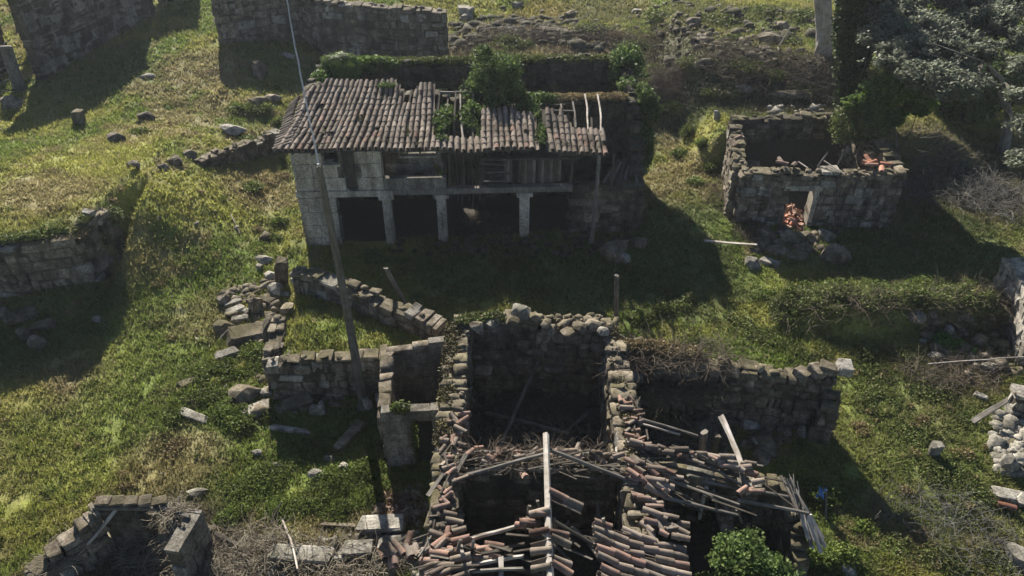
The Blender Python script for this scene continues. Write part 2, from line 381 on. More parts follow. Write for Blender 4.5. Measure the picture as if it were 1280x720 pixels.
NOGRASS = []                                            # (segment, half width)
def wall(pc, parent, pts, thick=.6, course=(.26, .4), ln=(.35, .8), kind='stone', openings=(), rag=.12, corename='wall', core='core', z0=None, loose=True, seed=0, corew=.86, tophole=None):
    """pts: (x, y, ztop) along the centre line. stones laid in courses on a recessed core"""
    r = random.Random(seed + int(abs(pts[0][0]) * 100))
    P2 = [Vector(p[:2]) for p in pts]; seg = [(P2[i + 1] - P2[i]).length for i in range(len(P2) - 1)]
    cum = [0]
    for s in seg: cum.append(cum[-1] + s)
    LT = cum[-1]
    def at(s):
        s = max(0, min(LT, s)); i = 0
        while i < len(seg) - 1 and s > cum[i + 1]: i += 1
        t = (s - cum[i]) / max(seg[i], 1e-6); d = (P2[i + 1] - P2[i]).normalized()
        return P2[i] + (P2[i + 1] - P2[i]) * t, d, pts[i][2] + (pts[i + 1][2] - pts[i][2]) * t
    for i in range(len(P2) - 1): NOGRASS.append((P2[i][:], P2[i + 1][:], thick * .5 + .04))
    def gz(p): return (hz(p.x, p.y) if z0 is None else z0)
    def topz(s):
        p, d, z = at(s); return z + rag * 2 * (float(vn(s * 1.1 + seed * 7.7, seed * 3.1 + pts[0][0], 5)) - .5)
    # core
    v = []; f = []; n = max(2, int(LT / .45)); ed = sorted(set([LT * i / n for i in range(n + 1)] + [q for o in openings for q in (o[0], o[1])]))
    ed = [e for e in ed if 0 <= e <= LT]
    for a, b in zip(ed[:-1], ed[1:]):
        if b - a < .02: continue
        m = (a + b) / 2; pa, da, _ = at(a + .001); pb, db, _ = at(b - .001); pm, dm, _ = at(m); zt = min(topz(a), topz(b)) - .13
        lo = gz(pm) - .3; spans = [(lo, zt)]
        for o in openings:
            if o[0] - .01 <= m <= o[1] + .01:
                new = []
                for x0, x1 in spans:
                    if o[2] > x0: new.append((x0, min(x1, o[2])))
                    if o[3] < x1: new.append((max(x0, o[3]), x1))
                spans = [q for q in new if q[1] - q[0] > .03]
        nn = Vector((-dm.y, dm.x)) * thick * corew * .5
        ea = -.0 if a > 0 else .08; eb = 0 if b < LT else .08
        pa = pa + dm * ea; pb = pb - dm * eb
        for x0, x1 in spans:
            k = len(v)
            for q in (pa - nn, pb - nn, pb + nn, pa + nn):
                v.append((q.x, q.y, x0)); v.append((q.x, q.y, x1))
            f += [(k, k + 2, k + 3, k + 1), (k + 2, k + 4, k + 5, k + 3), (k + 4, k + 6, k + 7, k + 5), (k + 6, k, k + 1, k + 7), (k + 1, k + 3, k + 5, k + 7), (k, k + 6, k + 4, k + 2)]
    base = Vector(WO[parent.name])
    me = mesh(corename, [Vector(q) - base for q in v], f)
    c = add(corename, me, M[core], parent, loc=base)
    # stones
    zb = min(gz(Vector(p[:2])) for p in pts) - .15; zmax = max(p[2] for p in pts) + rag
    z = zb; row = 0
    while z < zmax:
        ch = r.uniform(*course); s = -r.uniform(0, .3) if kind not in DRESS else -(row % 2) * ln[0] * .6
        while s < LT:
            L = r.uniform(*ln) * (1.0 if r.random() > .25 else .62); s0 = max(0, s); s1 = min(LT, s + L); s += L
            if s1 - s0 < .12: continue
            zc0, zc1 = z, z + ch; skip = False
            for o in openings:
                if zc1 > o[2] + .06 and zc0 < o[3] - .06 and s1 > o[0] and s0 < o[1]:
                    if s0 < o[0] - .12 and s1 < o[1] + .3: s1 = o[0]
                    elif s1 > o[1] + .12 and s0 > o[0] - .3: s0 = o[1]
                    else: skip = True
            if skip or s1 - s0 < .1: continue
            m = (s0 + s1) / 2; p, d, _ = at(m); tz = topz(m)
            if zc0 > tz - .06: continue
            if zc1 < gz(p) - .25: continue
            if zc1 > tz: zc1 = max(zc0 + .12, tz + r.uniform(-.03, .1) * (kind not in DRESS))
            g = .012 if kind not in DRESS else .004
            if kind not in DRESS: zc0 += r.uniform(-.035, .035); zc1 += r.uniform(-.035, .035)
            tk = thick * (r.uniform(.95, 1.1) if kind not in DRESS else r.uniform(.985, 1.01)) + (.0)
            off = r.uniform(-.035, .035) if kind not in DRESS else 0
            nn = Vector((-d.y, d.x)); q = p + nn * off
            a = math.atan2(d.y, d.x) + (r.uniform(-.05, .05) if kind not in DRESS else 0)
            e = Euler((r.uniform(-.05, .05), r.uniform(-.09, .09), a)) if kind not in DRESS else Euler((0, 0, a))
            mx = Matrix.LocRotScale(Vector((q.x, q.y, (zc0 + zc1) / 2)), e, Vector((s1 - s0 - g, tk, zc1 - zc0 - g)))
            kk = kind if kind != 'stone' or r.random() > .12 else 'pale'
            if kind not in DRESS and thick > .5 and zc1 > tz - .42 and r.random() < .6:               # wall head: two leaves of smaller stones
                sp = r.uniform(.35, .65); u = -.5
                for wd_ in (sp, 1 - sp):
                    cc_ = u + wd_ / 2; u += wd_; k2 = r.choice((1, 1, 2)) if s1 - s0 > .45 else 1
                    for j in range(k2):
                        qq = at(s0 + (s1 - s0) * (j + .5) / k2)[0] + nn * (cc_ * tk)
                        hh = (zc1 - zc0) * r.uniform(.7, 1.15)
                        pc.put(r.choice(BLK[kk] if r.random() < .88 else ROCK[kk]), Matrix.LocRotScale(Vector((qq.x, qq.y, zc0 + hh / 2)), Euler((r.uniform(-.1, .1), r.uniform(-.12, .12), a + r.uniform(-.25, .25))), Vector(((s1 - s0) / k2 * r.uniform(.85, 1.05), wd_ * tk * r.uniform(.9, 1.1), hh))), c)
            elif kind not in DRESS and zc1 - zc0 > .26 and r.random() < .28:      # two thin stones, or two narrow ones
                if r.random() < .5:
                    t = r.uniform(.4, .6)
                    for (u0, u1) in ((0, t), (t, 1)):
                        hh = (zc1 - zc0)
                        pc.put(r.choice(BLK[kk]), Matrix.LocRotScale(Vector((q.x, q.y, zc0 + hh * (u0 + u1) / 2)), e, Vector((s1 - s0 - g, tk * r.uniform(.95, 1.05), hh * (u1 - u0) - g))), c)
                else:
                    t = r.uniform(.35, .65)
                    for (u0, u1) in ((0, t), (t, 1)):
                        qq = at(s0 + (s1 - s0) * (u0 + u1) / 2)[0]
                        pc.put(r.choice(BLK[kk]), Matrix.LocRotScale(Vector((qq.x, qq.y, (zc0 + zc1) / 2)), e, Vector(((s1 - s0) * (u1 - u0) - g, tk * r.uniform(.95, 1.05), (zc1 - zc0) * r.uniform(.85, 1.1)))), c)
            else:
                pc.put(r.choice(BLK[kk]), Matrix.LocRotScale(Vector((q.x, q.y, (zc0 + zc1) / 2)), e, Vector((s1 - s0 - g, tk, (zc1 - zc0) * (r.uniform(.9, 1.15) if kind not in DRESS else 1) - g))), c)
        z += ch; row += 1
    if loose:
        s = r.uniform(0, .4)
        while s < LT:
            p, d, _ = at(s); tz = topz(s); q = r.uniform(.14, .36)
            if r.random() < .6:
                nn = Vector((-d.y, d.x)); xy = p + nn * r.uniform(-.2, .2) * thick
                mx = Matrix.LocRotScale(Vector((xy.x, xy.y, tz + q * .12)), Euler((r.uniform(-.3, .3), r.uniform(-.3, .3), r.uniform(0, 3))), Vector((q * 1.3, q, q * .6)))
                pc.put(r.choice(ROCK['stone' if kind != 'dark' else 'dark']), mx, c)
            s += r.uniform(.3, .7)
    return c, at, topz

def beam(name, a, b, w=.1, h=None, mat='wood', parent=None, taper=.8, bend=.02, seg=5, sides=6, square=False, seed=None):
    a = Vector(a); b = Vector(b); h = h or w; r = random.Random(seed if seed is not None else int(a.x * 1000 + b.y * 77 + b.z * 31))
    d = b - a; L = d.length; q = d.to_track_quat('Z', 'X' if abs(d.normalized().z) > .9 else 'Y')
    # local frame: z along, y roughly up
    zx = d.normalized(); ux = Vector((0, 0, 1)) if abs(zx.z) < .9 else Vector((0, 1, 0)); xx = ux.cross(zx).normalized(); yx = zx.cross(xx)
    m = Matrix((xx, yx, zx)).transposed()
    v = []; f = []; n = 4 if square else sides
    for i in range(seg + 1):
        t = i / seg; k = 1 - (1 - taper) * t; bx = math.sin(math.pi * t) * bend * L * r.uniform(.4, 1.2); by = math.sin(math.pi * t) * -bend * L * .6
        for j in range(n):
            an = 2 * math.pi * (j + (.5 if square else 0)) / n; rr = (.7071 if square else .5) * k * (1 if square else r.uniform(.86, 1.12))
            v.append((bx + math.cos(an) * w * rr, by + math.sin(an) * h * rr, L * t + (r.uniform(-.3, .3) * w if i in (0, seg) else 0)))
    for i in range(seg):
        for j in range(n): f.append((i * n + j, i * n + (j + 1) % n, (i + 1) * n + (j + 1) % n, (i + 1) * n + j))
    f.append(tuple(range(n))[::-1]); f.append(tuple(seg * n + j for j in range(n)))
    o = add(name, mesh(name, v, f), M[mat], parent, loc=a, rot=m.to_euler()); return o
def boxm(name, x0, x1, y0, y1, z0, z1, mat, parent, bev=.015, jit=.008, seed=1):
    """a dressed block between world limits"""
    r = random.Random(seed); bm = bmesh.new(); bmesh.ops.create_cube(bm, size=1)
    c = Vector(((x0 + x1) / 2, (y0 + y1) / 2, (z0 + z1) / 2))
    for q in bm.verts: q.co = Vector((q.co.x * (x1 - x0), q.co.y * (y1 - y0), q.co.z * (z1 - z0))) + Vector([r.uniform(-jit, jit) for _ in range(3)])
    bmesh.ops.bevel(bm, geom=list(bm.edges), offset=bev, segments=1, affect='EDGES')
    me = bpy.data.meshes.new(name); bm.to_mesh(me); bm.free()
    return add(name, me, M[mat], parent, loc=c)

# leaves and sticks -------------------------------------------------
def leaves_np(C, size, N=None, jitter=1.0, aspect=1.5, up=.35, seed=0):
    """C (n,3) centres -> one quad (rhombus) per leaf"""
    g = np.random.default_rng(seed); n = len(C)
    nr = g.normal(size=(n, 3)); nr[:, 2] = np.abs(nr[:, 2]) * .8 + up; nr /= np.linalg.norm(nr, axis=1)[:, None]
    t = g.normal(size=(n, 3)); t -= (t * nr).sum(1)[:, None] * nr; t /= np.linalg.norm(t, axis=1)[:, None]
    b = np.cross(nr, t); s = size * g.uniform(.6, 1.4, n)[:, None]
    V = np.stack([C - t * s * aspect * .5, C + b * s * .5 + nr * s * .12, C + t * s * aspect * .5, C - b * s * .5 + nr * s * .12], 1).reshape(-1, 3)
    T = np.arange(4 * n).reshape(n, 4); return V, T
def sticks_np(A, B, w, seed=0, bend=.15, seg=3):
    g = np.random.default_rng(seed); n = len(A); D = B - A; L = np.linalg.norm(D, axis=1)[:, None] + 1e-6; D = D / L
    p = np.cross(D, g.normal(size=(n, 3))); p /= np.linalg.norm(p, axis=1)[:, None] + 1e-9; q = np.cross(D, p)
    Vs = []; 
    for i in range(seg + 1):
        t = i / seg; c = A + (B - A) * t + p * L * bend * math.sin(math.pi * t); ww = w * (1 - .6 * t)
        for k in range(3):
            an = 2 * math.pi * k / 3; Vs.append(c + (p * math.cos(an) + q * math.sin(an)) * np.asarray(ww).reshape(-1, 1) if np.ndim(ww) else c + (p * math.cos(an) + q * math.sin(an)) * ww)
    V = np.stack(Vs, 1); nv = V.shape[1]; T = []
    for i in range(seg):
        for k in range(3): T.append((i * 3 + k, i * 3 + (k + 1) % 3, i * 3 + 3 + (k + 1) % 3, i * 3 + 3 + k))
    T = np.array(T); T = (np.arange(n)[:, None, None] * nv + T[None]).reshape(-1, 4)
    return V.reshape(-1, 3), T
def lobes_pts(lobes, n, seed=0, shell=.55, gap=.42, gs=1.3):
    """points in the outer shell of ellipsoids (x,y,z,rx,ry,rz), thinned by noise so clumps and gaps form"""
    g = np.random.default_rng(seed); out = []
    vol = np.array([(l[3] * l[4] * l[5]) ** (2 / 3) for l in lobes]); vol = vol / vol.sum()
    for l, vv in zip(lobes, vol):
        m = int(n * vv * 1.9) + 4; d = g.normal(size=(m, 3)); d /= np.linalg.norm(d, axis=1)[:, None]
        rad = (shell + (1 - shell) * g.random(m)) * (1 + .22 * (g.random(m) - .5))
        bumpy = .78 + .44 * fbm(d[:, 0] * 2.4 + l[0], d[:, 1] * 2.4 + d[:, 2] * 1.9 + l[1], seed + 3, 3)
        c = np.array(l[:3]) + d * rad[:, None] * np.array(l[3:6]) * bumpy[:, None]
        k = vn(c[:, 0] * gs + c[:, 2] * .9, c[:, 1] * gs + c[:, 2] * 1.1, seed) > gap * g.uniform(.6, 1.3, m)
        out.append(c[k])
    return np.concatenate(out)
def foliage(name, lobes, n, size, mat, parent=None, seed=0, label=None, cat=None, group=None, up=.35, twigs=0, twigmat='twig', gap=.42, keep=None, **kw):
    C = lobes_pts(lobes, n, seed, gap=gap, **kw)
    if keep is not None: C = C[keep(C)]
    base = Vector(lobes[0][:3]) if parent is None else WO[parent.name]
    g = hgt(C[:, 0], C[:, 1]); C = C[C[:, 2] > g + .01]
    V, T = leaves_np(C - np.array(base), size, seed=seed, up=up)
    o = add(name, npmesh(name, V, T, 4), M[mat], parent, loc=base)
    if label: tag(o, label, cat, group)
    if twigs:
        i = rng.integers(0, len(C), twigs); A = np.array(lobes[0][:3]) * np.ones((twigs, 3)); A[:, 2] = g.min()
        A[:, :2] += rng.normal(size=(twigs, 2)) * .15; V, T = sticks_np(A - np.array(base), C[i] - np.array(base), .02, seed)
        add('twigs', npmesh('twigs', V, T, 4), M[twigmat], o if parent is None else parent, loc=base)
    return o
def brush(name, regions, n, L=(.4, 1.2), w=.012, mat='twig', label='', cat='brush', seed=0, parent=None, rise=.35, flat=.25):
    """regions: list of (centre, rx, ry) ground ellipses covered with dead stems"""
    g = np.random.default_rng(seed); A = []; B = []
    for (c, rx, ry) in regions:
        m = n // len(regions); a = g.uniform(0, 6.283, m); q = np.sqrt(g.random(m)); x = c[0] + rx * q * np.cos(a); y = c[1] + ry * q * np.sin(a)
        dz = g.random(m) * flat; z = hgt(x, y) + dz if len(c) < 4 else np.full(m, c[3]) + dz
        p = np.stack([x, y, z], 1); an = g.uniform(0, 6.283, m); l = g.uniform(*L, m); e = g.normal(0, rise, m)
        d = np.stack([np.cos(an) * np.cos(e), np.sin(an) * np.cos(e), np.abs(np.sin(e)) * .8 - .05], 1) * l[:, None]
        A.append(p); B.append(p + d)
    A = np.concatenate(A); B = np.concatenate(B); base = Vector(A.mean(0)) if parent is None else WO[parent.name]
    V, T = sticks_np(A - np.array(base), B - np.array(base), w, seed, .18)
    o = add(name, npmesh(name, V, T, 4), M[mat], parent, loc=base)
    o['kind'] = 'stuff'
    if parent is None: tag(o, label, cat)
    return o
#@@STRUCT@@
# ================================================================== HOUSE with the long tiled roof
HA = Vector((-9.33, 30.1)); HB = Vector((6.1, 30.7)); HD = (HB - HA).normalized(); HN = Vector((-HD.y, HD.x)); HROT = math.atan2(HD.y, HD.x)
def H(s, d, z=0.0): q = HA + HD * s + HN * d; return Vector((q.x, q.y, z))
def HP(s, d, z): q = HA + HD * s + HN * d; return (q.x, q.y, z)
def hbox(name, s0, s1, d0, d1, z0, z1, mat, parent, seed=1, bev=.02, jit=.01):
    r = random.Random(seed); bm = bmesh.new(); bmesh.ops.create_cube(bm, size=1)
    for q in bm.verts: q.co = Vector((q.co.x * (s1 - s0), q.co.y * (d1 - d0), q.co.z * (z1 - z0))) + Vector([r.uniform(-jit, jit) for _ in range(3)])
    bmesh.ops.bevel(bm, geom=list(bm.edges), offset=bev, segments=1, affect='EDGES')
    me = bpy.data.meshes.new(name); bm.to_mesh(me); bm.free()
    return add(name, me, M[mat], parent, loc=H((s0 + s1) / 2, (d0 + d1) / 2, (z0 + z1) / 2), rot=(0, 0, HROT))
house = thing('stone_house', H(0, 0, 0), 'two storey granite house with long sagging tiled roof and open pillared ground floor', 'house')
hs = Pieces('stone')
Y0 = .35
# facade, ground floor and upper left storey in dressed granite
wall(hs, house, [HP(0, Y0, 2.5), HP(1.65, Y0, 2.5)], .6, (.5, .75), (.8, 1.5), 'ashlar', rag=0, core='plaster', loose=False, z0=-.1, corew=.96, seed=3)
wall(hs, house, [HP(0, Y0, 4.78), HP(3.78, Y0, 4.76)], .6, (.5, .75), (.9, 1.6), 'ashlar', rag=0, core='plaster', loose=False, z0=2.96, corew=.96, openings=[(1.3, 1.98, 4.1, 4.72), (2.14, 2.66, 2.8, 4.9)], seed=4)
hbox('door_leaf', 2.16, 2.64, .3, .4, 2.82, 4.7, 'wood_dark', house)
hbox('lintel', -.05, 4.15, -.02, .66, 2.5, 2.8, 'ashlar', house, 5)
hbox('window_sill', 1.2, 2.05, -.02, .5, 4.0, 4.1, 'ashlar', house, 6)
for (a, b) in ((3.62, 4.02), (6.0, 6.42), (9.68, 10.12)):
    p = hbox('pillar', a, b, .05, .5, hz(*H(a, .3)[:2]) - .1, 2.5, 'ashlar', house, int(a * 10), .03)
    hbox('capital', a - .14, b + .14, -.01, .58, 2.3, 2.502, 'ashlar', p, int(a * 10) + 1, .03)
hbox('parapet', 3.8, 6.5, .02, .3, 2.803, 3.38, 'plaster', house, 8)
hbox('floor_beam', 4.17, 12.0, .06, .4, 2.52, 2.795, 'wood', house, 9)
wall(hs, house, [HP(3.8, 1.3, 4.75), HP(6.5, 1.3, 4.7)], .3, (.4, .5), (.5, .8), 'plaster', rag=0, core='plaster', loose=False, z0=2.7, openings=[(.7, 2.25, 3.95, 4.6)], seed=8)
hbox('window_jamb', 4.4, 4.55, 1.1, 1.2, 3.9, 4.6, 'wood', house, 12); hbox('window_sill', 4.4, 6.1, 1.05, 1.2, 3.78, 3.9, 'ashlar', house, 13)
# timber upper front on the right: grey boards under a rail
r_ = random.Random(5)
for i in range(30):
    s0 = 8.0 + i * .125; z1 = 4.25 - .25 * vn(i * .7, 1.5, 3)
    if i in (4, 11, 12, 19): continue
    if i < 8 or i > 27: continue
    hbox('board', s0, s0 + .115, .32 + r_.uniform(-.02, .02), .36, 2.82 + r_.uniform(0, .1), z1, 'wood_dark' if i % 3 else 'wood', house, i, .006)
for k in range(5): beam('board', H(8.0 + r_.uniform(-.2, .3), .2, 3.05 + k * .22), H(9.1 + r_.uniform(-.1, .2), .25, 3.1 + k * .2 + r_.uniform(-.1, .1)), .12, .03, 'wood_dark' if k % 2 else 'wood', house, square=True, seg=2)
hbox('rail', 8.0, 12.0, .05, .2, 4.1, 4.2, 'wood_dark', house, 44)
for s in (6.6, 7.2, 8.0, 9.8, 11.9, 13.7):
    beam('roof_post', H(s, .3, 2.7 if s < 12 else 2.6), H(s + .05, .35, 4.6 - .03 * s), .13, mat='wood_dark', parent=house)
# right end: low rubble storey, jagged walls above
wall(hs, house, [HP(11.9, .4, 2.75), HP(14.9, .4, 2.7)], .6, (.3, .45), (.5, 1.1), 'stone', rag=.1, seed=11)
wall(hs, house, [HP(15.0, .3, 2.6), HP(15.05, 1.6, 3.1), HP(15.1, 4.1, 4.9)], .6, (.28, .42), (.4, .8), 'dark', rag=.25, seed=12)
wall(hs, house, [HP(9.5, 4.3, 4.6), HP(11.0, 4.3, 5.0), HP(15.3, 4.3, 5.05)], .6, (.28, .42), (.4, .8), 'dark', rag=.1, seed=13)
wall(hs, house, [HP(.3, 8.3, 5.35), HP(15.4, 8.3, 5.45)], .65, (.3, .45), (.5, 1.0), 'dark', rag=.08, seed=14, openings=[(5.3, 6.1, 2.9, 4.1)])  # hidden opening added to let sun onto the ground floor
wall(hs, house, [HP(15.3, 4.6, 5.1), HP(15.3, 8.1, 5.4)], .6, (.3, .45), (.5, 1.0), 'dark', rag=.1, seed=15)
wall(hs, house, [HP(.3, .7, 4.75), HP(.3, 4.2, 5.6), HP(.3, 8.0, 5.3)], .6, (.3, .45), (.5, 1.0), 'stone', rag=.1, seed=16)
wall(hs, house, [HP(.6, 4.4, 5.6), HP(7.2, 4.4, 5.3), HP(9.4, 4.4, 4.9)], .5, (.32, .48), (.5, 1.0), 'dark', rag=.25, seed=17, loose=False, openings=[(6.1, 6.75, -.5, 2.1)])  # inner opening added on the same sun path
hs.flush(house)
# upper floor inside
for (a, b) in ((.7, 6.6), (8.2, 11.9)):
    n = int((b - a) / .22)
    for i in range(n):
        s0 = a + i * .22
        hbox('floorboard', s0, s0 + .2, .75, 4.05, 2.66, 2.7, 'wood_dark', house, i, .004)
# roof -------------------------------------------------------------
def ze(s): return float(np.interp(s, [-1, 0, 3, 6, 8, 10, 11.5, 14], [4.92, 4.9, 4.95, 4.84, 4.8, 4.82, 4.62, 4.5]))
def rq(s0, a):
    s = s0 + 1.0 * a * max(0, 1 - max(0, s0) / 6.5) + .16 * (float(vn(s0 * .9, a * 2.5, 6)) - .5) + .05 * (float(vn(s0 * 6, a * 5, 9)) - .5)
    d = -.42 + 4.65 * a
    z = ze(s0) + (6.02 - ze(s0)) * a - .12 * math.sin(math.pi * a) + .22 * (float(fbm(s * .8, a * 2.2, 4, 2)) - .5)
    return H(s, d, z)
def mask(s, a):
    j = .07 * (float(vn(s * 4, 2, 8)) - .5)
    if -.35 <= s <= 6.3:
        if s < 0 and a > .95: return False
        top = np.interp(s, [0, 3.2, 3.6, 4.2, 5.0, 5.05, 6.3], [1, 1, .97, .86, .84, .93, .86]) + j
        if a > top: return False
        if 4.35 < s < 4.95 and .66 < a < .84: return False
        if abs(s - 3.4) < .14 and abs(a - .28) < .045: return False
        if s > 5.6 and a > .2 and s > 6.0 - .1: return False
        return True
    if 6.3 < s < 8.0: return a < .17 + j
    if 8.0 <= s < 10.35: return a < .56 + j
    if 10.35 <= s < 10.85: return False
    if 10.85 <= s <= 13.45: return a < np.interp(s, [10.8, 11.8, 12, 13.5], [.58, .5, .36, .3]) + j
    return False
roof = add('roof', mesh('roof', [(0, 0, 0), (.1, 0, 0), (.1, .1, 0)], [(0, 1, 2)]), M['wood_dark'], house, loc=H(1, 2, 5.2))
# the boarding under the tiles
v = []; f = []; NA = 28; ds = .24
for i in range(60):
    for j in range(NA):
        s = -.3 + i * ds; a = j / NA
        if mask(s + ds / 2, a + .5 / NA):
            k = len(v)
            for (x, y) in ((s, a), (s + ds, a), (s + ds, a + 1 / NA), (s, a + 1 / NA)): v.append(rq(x, y) - H(1, 2, 5.2) - Vector((0, 0, .03)))
            for (x, y) in ((s, a), (s + ds, a), (s + ds, a + 1 / NA), (s, a + 1 / NA)): v.append(rq(x, y) - H(1, 2, 5.2) - Vector((0, 0, .07)))
            f += [(k, k + 1, k + 2, k + 3), (k + 7, k + 6, k + 5, k + 4), (k, k + 4, k + 5, k + 1), (k + 3, k + 2, k + 6, k + 7), (k, k + 3, k + 7, k + 4), (k + 1, k + 5, k + 6, k + 2)]
me = mesh('roof_boarding', v, f); me.materials.append(M['wood_dark']); roof.data = me
rt = Pieces('roof_tile'); ch = []
def tile_mx(p0, p1, n, lift=0, yaw=0, flip=False, roll=0):
    y = (p1 - p0).normalized(); x = y.cross(n).normalized(); zz = x.cross(y).normalized()
    if flip: zz = -zz; x = -x
    m = Matrix((x, y, zz)).transposed().to_4x4() @ Matrix.Rotation(yaw, 4, 'Z') @ Matrix.Rotation(roll, 4, 'Y')
    m.translation = p0 + n * lift; return m
def roof_field(q, mk, s_lo, s_hi, ds, L, pcs, root, chl, seed, jit=1.0, mats=('tile',) * 14 + ('tile_red',)):
    r = random.Random(seed); s = s_lo
    while s < s_hi:
        a = 0
        wob = r.uniform(-.03, .03)
        while a < 1:
            p0 = q(s, a); p1 = q(s, min(1, a + .05)); step = .40 / max(.1, L)
            if mk(s, a + step * .5) :
                px = q(s + .05, a); n = (px - q(s - .05, a)).cross(p1 - p0).normalized()
                if n.z < 0: n = -n
                mx = tile_mx(p0 + Vector((wob, 0, 0)), p1 + Vector((wob, 0, 0)), n, .058 + r.uniform(0, .006), r.gauss(0, .04) * jit, False, r.gauss(0, .06) * jit)
                mx = mx @ Matrix.Rotation(R(-.4), 4, 'X')
                if r.random() > .016 * jit * (jit > 1) + .004: pcs.put(r.choice(TILE[r.choice(mats)]), mx, root)
                p0c = q(s + ds / 2, a); p1c = q(s + ds / 2, min(1, a + .05))
                if mk(s + ds / 2, a + step * .5): chl.append((TILE['tile'][0], tile_mx(p0c, p1c, n, .085, r.gauss(0, .02), True)))
            a += step
        s += ds
roof_field(rq, mask, -.28, 13.4, .262, 4.8, rt, roof, ch, 3)
# hip on the left: tiles running down to the left
def hq(s, a):                                             # s along the hip, a up the slope
    e = H(-.55, -.35 + s, 4.88 + .04 * s); c = rq(-.15, min(1, (s + .2) / 4.4))
    return e + (c - e) * a
roof_field(hq, lambda s, a: True, .1, 4.5, .25, .75, rt, roof, ch, 9)
rt.flush(house, 300)
cm = join_mats('channel_tiles', ch); cc = add('channel_tile', cm, None, house); cc.location = -WO[house.name]; cc['kind'] = 'stuff'
# eave rafters, bare rafters over the hole
for s in np.arange(.2, 13.4, .75):
    if mask(s, .05): beam('rafter', rq(s, 0) - Vector((0, -.1, .14)), rq(s, .55 if s > 8 else .9) - Vector((0, 0, .14)), .09, mat='wood_dark', parent=house, square=True, seg=2)
for u, v0, v1 in ((702, 130, 160), (717, 127, 160), (732, 118, 162), (748, 118, 164)):
    beam('rafter', Z(u - 1, v0, 5.25), Z(u + 3, v1, 4.95), .1, mat='wood_pale' if u > 725 else 'wood', parent=house, taper=.75)
beam('rafter', H(7.3, .2, 4.8), H(7.15, 4.2, 5.6), .1, mat='wood_pale', parent=house); beam('rafter', H(6.7, .2, 4.75), H(6.6, 4.2, 5.5), .1, mat='wood', parent=house)
beam('purlin', H(6.2, 4.0, 5.55), H(8.3, 4.1, 5.5), .16, mat='wood', parent=house); beam('purlin', H(10.2, 3.2, 5.0), H(12.3, 3.1, 4.95), .12, mat='wood', parent=house)
beam('purlin', H(10.3, 3.6, 5.0), H(11.9, 3.5, 5.1), .1, mat='wood_dark', parent=house)
for i in range(7):
    beam('broken_board', H(13.4 + i * .25, .5 + .2 * (i % 3), 2.7 + .1 * (i % 2)), H(13.9 + i * .2, 1.2 + .1 * i, 3.0 + .12 * (i % 4)), .12, .04, 'wood_dark' if i % 2 else 'wood', house, square=True, seg=2)
for i in range(9):
    s = 6.7 + i * .16; beam('hanging_lath', H(s + .1, .1 + .05 * (i % 3), 2.4 - .3 * (i % 3)), H(s, .15, 4.6), .035, mat='twig' if i % 2 else 'wood_dark', parent=house, sides=4, bend=.05)
# ivy on the house, brambles hanging from the eaves
foliage('ivy', [(*H(8.6, 4.2, 5.5), 1.6, 1.4, .75), (*H(8.8, 4.8, 6.3), 1.25, 1.2, .8), (*H(8.4, 3.0, 5.3), 1.6, 1.0, .45), (*H(9.8, 3.6, 5.3), 1.0, .7, .35), (*H(7.6, 2.2, 5.1), .5, .9, .25), (*H(9.2, 1.8, 5.1), .3, 1.0, .15), (*H(8.0, 1.2, 4.95), .2, .9, .15), (*H(8.2, 5.0, 7.0), .5, .5, .4), (*H(10.4, 2.6, 5.2), .3, 1.0, .15)], 11000, .085, 'ivy', label='large rounded green ivy bush growing over the middle of the tiled roof', cat='ivy', seed=3, gap=.42, gs=2.2, twigs=60)
foliage('ivy', [(*H(6.4, 1.9, 5.25), .5, 1.3, .3), (*H(6.4, .3, 4.75), .5, .5, .5), (*H(6.3, -.1, 4.3), .3, .2, .7)], 2600, .09, 'ivy', label='dark ivy trailing over the roof gap down past the eaves', cat='ivy', seed=4, gap=.25)
foliage('ivy', [(*H(1.3, 7.3, 5.5), 1.0, .9, .75), (*H(2.7, 8.1, 5.4), 1.5, .55, .4), (*H(.5, 6.4, 5.3), .55, .8, .4)], 5200, .11, 'bush', label='bright green ivy clump on the rear left corner of the roofed house', cat='ivy', seed=5, gap=.2)
foliage('ivy', [(*H(15.4, 8.0, 5.0), 1.0, 1.1, 1.2), (*H(15.5, 6.1, 4.8), .8, 1.3, 1.0), (*H(15.8, 4.6, 4.3), .75, .8, 1.1), (*H(15.9, 4.3, 2.5), .5, .6, 1.5)], 8500, .1, 'ivy', label='dark ivy smothering the right rear corner of the roofed house', cat='ivy', seed=6, gap=.25)
foliage('ivy', [(*H(10.6, 4.2, 5.1), 1.2, .45, .3), (*H(10.6, 1.2, 5.0), .25, 1.4, .16)], 1500, .09, 'ivy', label='thin ivy along the inner wall beside the bare rafters', cat='ivy', seed=7, gap=.3)
foliage('moss_grass', [(*H(x, 8.3, 5.45), .75, .42, .14) for x in np.arange(2.2, 15.5, 1.1)], 7000, .09, 'bramble', label='moss and short grass growing along the rear wall top', cat='moss', seed=8, gap=.1)['kind'] = 'stuff'
foliage('dry_grass', [(*H(x, 4.3, 5.12), .6, .4, .12) for x in np.arange(11.6, 15.2, .9)], 2600, .08, 'drygrass', label='dry straw coloured grass on the inner wall top by the rafters', cat='grass', seed=9, gap=.1)['kind'] = 'stuff'
foliage('ivy', [(*H(1.8, .1, 5.0), .5, .25, .1), (*H(3.9, 3.9, 6.0), .5, .3, .1)], 500, .06, 'ivy', label='small green tuft of ivy along the left part of the eaves', cat='ivy', seed=10, gap=.1)

